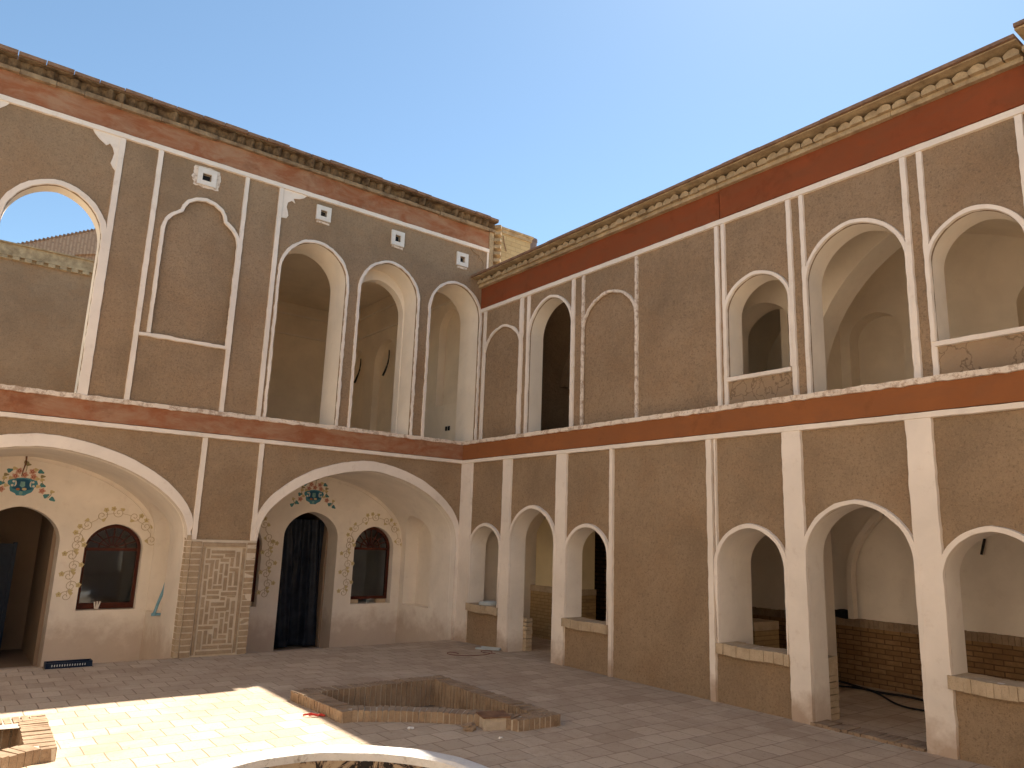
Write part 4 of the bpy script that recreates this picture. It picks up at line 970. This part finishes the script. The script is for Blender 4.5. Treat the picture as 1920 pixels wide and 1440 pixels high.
bed(0, 'brick-edged planter bed with concave side, lying mostly in shade beyond the round pool')
bed(1, 'brick-edged planter bed in full sun, cut off by the left edge of the picture')

# ================================================================== SMALL LOOSE THINGS
bm = bmesh.new(); obox(bm, (-2.78, -4.86, .04), (1, -.35, 0), (.35, 1, 0), (0, 0, 1), .115, .10, .060, 1, .003); obox(bm, (-2.78, -4.86, .106), (1, -.35, 0), (.35, 1, 0), (0, 0, 1), .13, .115, .005, 0, .002)
mesh_thing('junction_box', bm, [M['rust'], M['mortar']], 'rusty-lidded metal box set in the front edge of the shaded planter bed', 'box', (-2.78, -4.86, 0))
def lump(x, y, r, sx, sy, sz, mat, name, label, cat, seed):
    b = bmesh.new(); bmesh.ops.create_icosphere(b, subdivisions=3, radius=r)
    for v in b.verts:
        v.co = Vector((v.co.x*sx, v.co.y*sy, v.co.z*sz))*(1+.45*noise.noise(v.co.normalized()*1.8+Vector((seed, 0, 0)))) + Vector((x, y, r*sz*.7))
    mesh_thing(name, b, [M[mat]], label, cat, (x, y, 0), smooth=25)
lump(-3.03, -4.84, .055, 1.3, .9, .65, 'bedbrick', 'rubble_lump', 'fist-sized lump of mortar on the paving in front of the shaded planter bed', 'rubble', 3)
lump(-3.45, -4.55, .022, 1.5, 1, .5, 'white', 'plaster_chip', 'small white plaster chip on the paving before the concave side of the shaded bed', 'rubble', 5)
lump(-2.95, -5.20, .016, 1.4, 1, .6, 'white', 'plaster_chip', 'tiny white chip on the paving near the rusty-lidded box', 'rubble', 9)
bm = bmesh.new(); tube(bm, [(-4.08, -3.68, .012), (-4.03, -3.74, .03), (-3.98, -3.78, .016), (-3.94, -3.76, .02), (-3.92, -3.80, .012)], .009, 6); tube(bm, [(-4.03, -3.70, .01), (-3.99, -3.75, .02), (-3.93, -3.78, .01)], .007, 6)
mesh_thing('red_strap', bm, [M['redpl']], 'short piece of red strap on the sunlit paving beside the planter bed', 'strap', (-4.0, -3.75, 0))
bm = bmesh.new(); pts = []
for i in range(60):
    t = i/59; a = t*math.pi*3.2; pts.append((-.55+.55*(t-.5)*1.6+.20*math.cos(a), -1.30+.16*math.sin(a)-.1*t, .008+.006*(i % 3 == 0)*0+.004*math.sin(a)))
tube(bm, pts, .004, 6)
mesh_thing('red_cable', bm, [mat_rough('dull_red_rubber', (0.16, 0.03, 0.02), (0.2, 0.05, 0.03), 9, 0)], 'thin dark red cable lying in loops on the shaded paving near the inner corner', 'cable', (-.55, -1.3, 0))
bm = bmesh.new(); obox(bm, (-.16, -1.15, .018), (.25, -.5, .02), (.5, .25, 0), (0, 0, 1), .20, .028, .012); obox(bm, (-.11, -1.16, .035), (.28, -.48, .0), (.5, .25, 0), (0, 0, 1), .16, .012, .008)
mesh_thing('plastic_profile', bm, [M['grey']], 'pale grey plastic strip lying at the foot of the second white pier from the corner', 'plastic strip', (-.15, -1.15, 0))
TR = thing('plastic_tray', 'dark blue slotted plastic tray lying at the foot of the left alcove', 'tray', (-5.52, -.12, 0))
bm = bmesh.new(); box(bm, (-5.76, -.20, .0), (-5.28, -.035, .012)); box(bm, (-5.76, -.20, .012), (-5.28, -.188, .065)); box(bm, (-5.76, -.047, .012), (-5.28, -.035, .065)); box(bm, (-5.76, -.187, .012), (-5.748, -.048, .065)); box(bm, (-5.292, -.187, .012), (-5.28, -.048, .065))
obj('tray_shell', bm, [M['navy']], TR, smooth=0)
bm = bmesh.new()
for i in range(14): box(bm, (-5.70+i*.026, -.2035, .022), (-5.69+i*.026, -.2005, .045))
obj('slots', bm, [M['grey']], TR, smooth=0)
bm = bmesh.new(); tube(bm, [(-4.40, .98, .43), (-4.36, .98, .60), (-4.31, .97, .78), (-4.29, .96, .90)], .020, 8); tube(bm, [(-4.42, 1.02, .44), (-4.24, .95, .45), (-4.26, .95, .62), (-4.285, .955, .86)], lambda s: .022-.008*s, 8)
mesh_thing('plastic_offcut', bm, [M['bluepl']], 'light blue bent plastic offcut leaning in the side niche of the left alcove', 'plastic piece', (-4.34, .98, .42))
bm = bmesh.new(); box(bm, (-4.99, 1.84, .45), (-4.97, 1.87, .56), rot=0, jit=.001); obox(bm, (-4.955, 1.855, .505), (.25, 0, 1), (0, 1, 0), (1, 0, -.25), .055, .008, .009); obox(bm, (-5.01, 1.835, .505), (-.2, 0, 1), (0, 1, 0), (1, 0, .2), .05, .008, .009)
mesh_thing('white_clip', bm, [M['white']], 'pair of small white strips standing in a V on the leftmost window sill', 'clip', (-4.98, 1.85, .445))
bm = bmesh.new(); tube(bm, [(-.70, 1.86, .43), (-.67, 1.85, .49), (-.62, 1.84, .50), (-.58, 1.84, .49)], .007, 6); tube(bm, [(-.66, 1.86, .43), (-.64, 1.85, .47), (-.62, 1.84, .48)], .006, 6)
mesh_thing('wire_hook', bm, [M['grey']], 'small curved grey wire standing on the window sill of the right alcove', 'wire', (-.66, 1.86, .42))
bm = bmesh.new(); lathe(bm, [(.16, .0), (.16, .03), (.14, .05), (.10, .052), (.10, .02), (.02, .02), (.02, 0)], n=28, c=Vector((.12, -.74)))
for v in bm.verts: v.co.z += .612
mesh_thing('cable_reel', bm, [M['grey']], 'flat pale round reel on the brick sill nearest the inner corner', 'reel', (.12, -.74, .61), smooth=40)
bm = bmesh.new(); bmesh.ops.create_icosphere(bm, subdivisions=3, radius=.1)
for v in bm.verts: v.co = Vector((v.co.x*.5, v.co.y*1.9, v.co.z*.55))*(1+.5*noise.noise(v.co*14)) + Vector((2.50, -5.28, .845))
mesh_thing('dark_cloth', bm, [M['dark']], 'crumpled black cloth on the brick dado inside the large arch at right', 'cloth', (2.5, -5.28, .80))
bm = bmesh.new(); pts = []
for i in range(40):
    t = i/39; pts.append((2.40-.55*math.sin(t*2.4)*.6, -4.9-2.6*t, .02+.02*math.sin(t*9)**2))
tube(bm, pts, .014, 7); pts = [(1.9+.3*math.sin(i*.25), -5.2-.07*i, .016) for i in range(34)]; tube(bm, pts, .011, 6)
mesh_thing('floor_hose', bm, [M['dark']], 'black hose lying along the brick dado on the floor inside the large arch', 'hose', (2.2, -6, 0))
# dark sheeting in the right alcove doorway, widened and darkened to stand for its shade
bm = bmesh.new(); NX, NZ = 46, 14; grid = []
for i in range(NX+1):
    row = []
    for j in range(NZ+1):
        u = -2.34+1.02*i/NX; z = -.30+2.15*j/NZ
        dd = 2.34+.035*math.sin(i*.9+.25*j)+.05*noise.noise(Vector((i*.22, j*.06, 1)))+.10*(1-j/NZ)*math.sin(i*.3)
        row.append((u+.03*(1-j/NZ)*math.sin(i*.5), dd, z))
    grid.append(row)
fr_ = [[bm.verts.new(p) for p in r] for r in grid]; bk_ = [[bm.verts.new((p[0], p[1]+.004, p[2])) for p in r] for r in grid]
for i in range(NX):
    for j in range(NZ):
        bm.faces.new((fr_[i][j], fr_[i+1][j], fr_[i+1][j+1], fr_[i][j+1])); bm.faces.new((bk_[i][j+1], bk_[i+1][j+1], bk_[i+1][j], bk_[i][j]))
for j in range(NZ): bm.faces.new((fr_[0][j], fr_[0][j+1], bk_[0][j+1], bk_[0][j])); bm.faces.new((fr_[NX][j+1], fr_[NX][j], bk_[NX][j], bk_[NX][j+1]))
for i in range(NX): bm.faces.new((fr_[i+1][0], fr_[i][0], bk_[i][0], bk_[i+1][0])); bm.faces.new((fr_[i][NZ], fr_[i+1][NZ], bk_[i+1][NZ], bk_[i][NZ]))
mesh_thing('hanging_sheet', bm, [M['sheet']], 'dark bluish plastic sheeting hanging in folds inside the doorway of the right alcove', 'plastic sheet', (-1.95, 2.35, -.3), smooth=60)
bm = bmesh.new(); box(bm, (-6.72, 3.0, -.33), (-6.0, 3.06, 1.32)); box(bm, (-6.02, 2.985, -.33), (-5.97, 3.075, 1.34)); 
mesh_thing('door_leaf', bm, [M['navy']], 'dark navy door leaf standing inside the doorway of the left alcove', 'door', (-6.4, 3.03, -.33), smooth=0)
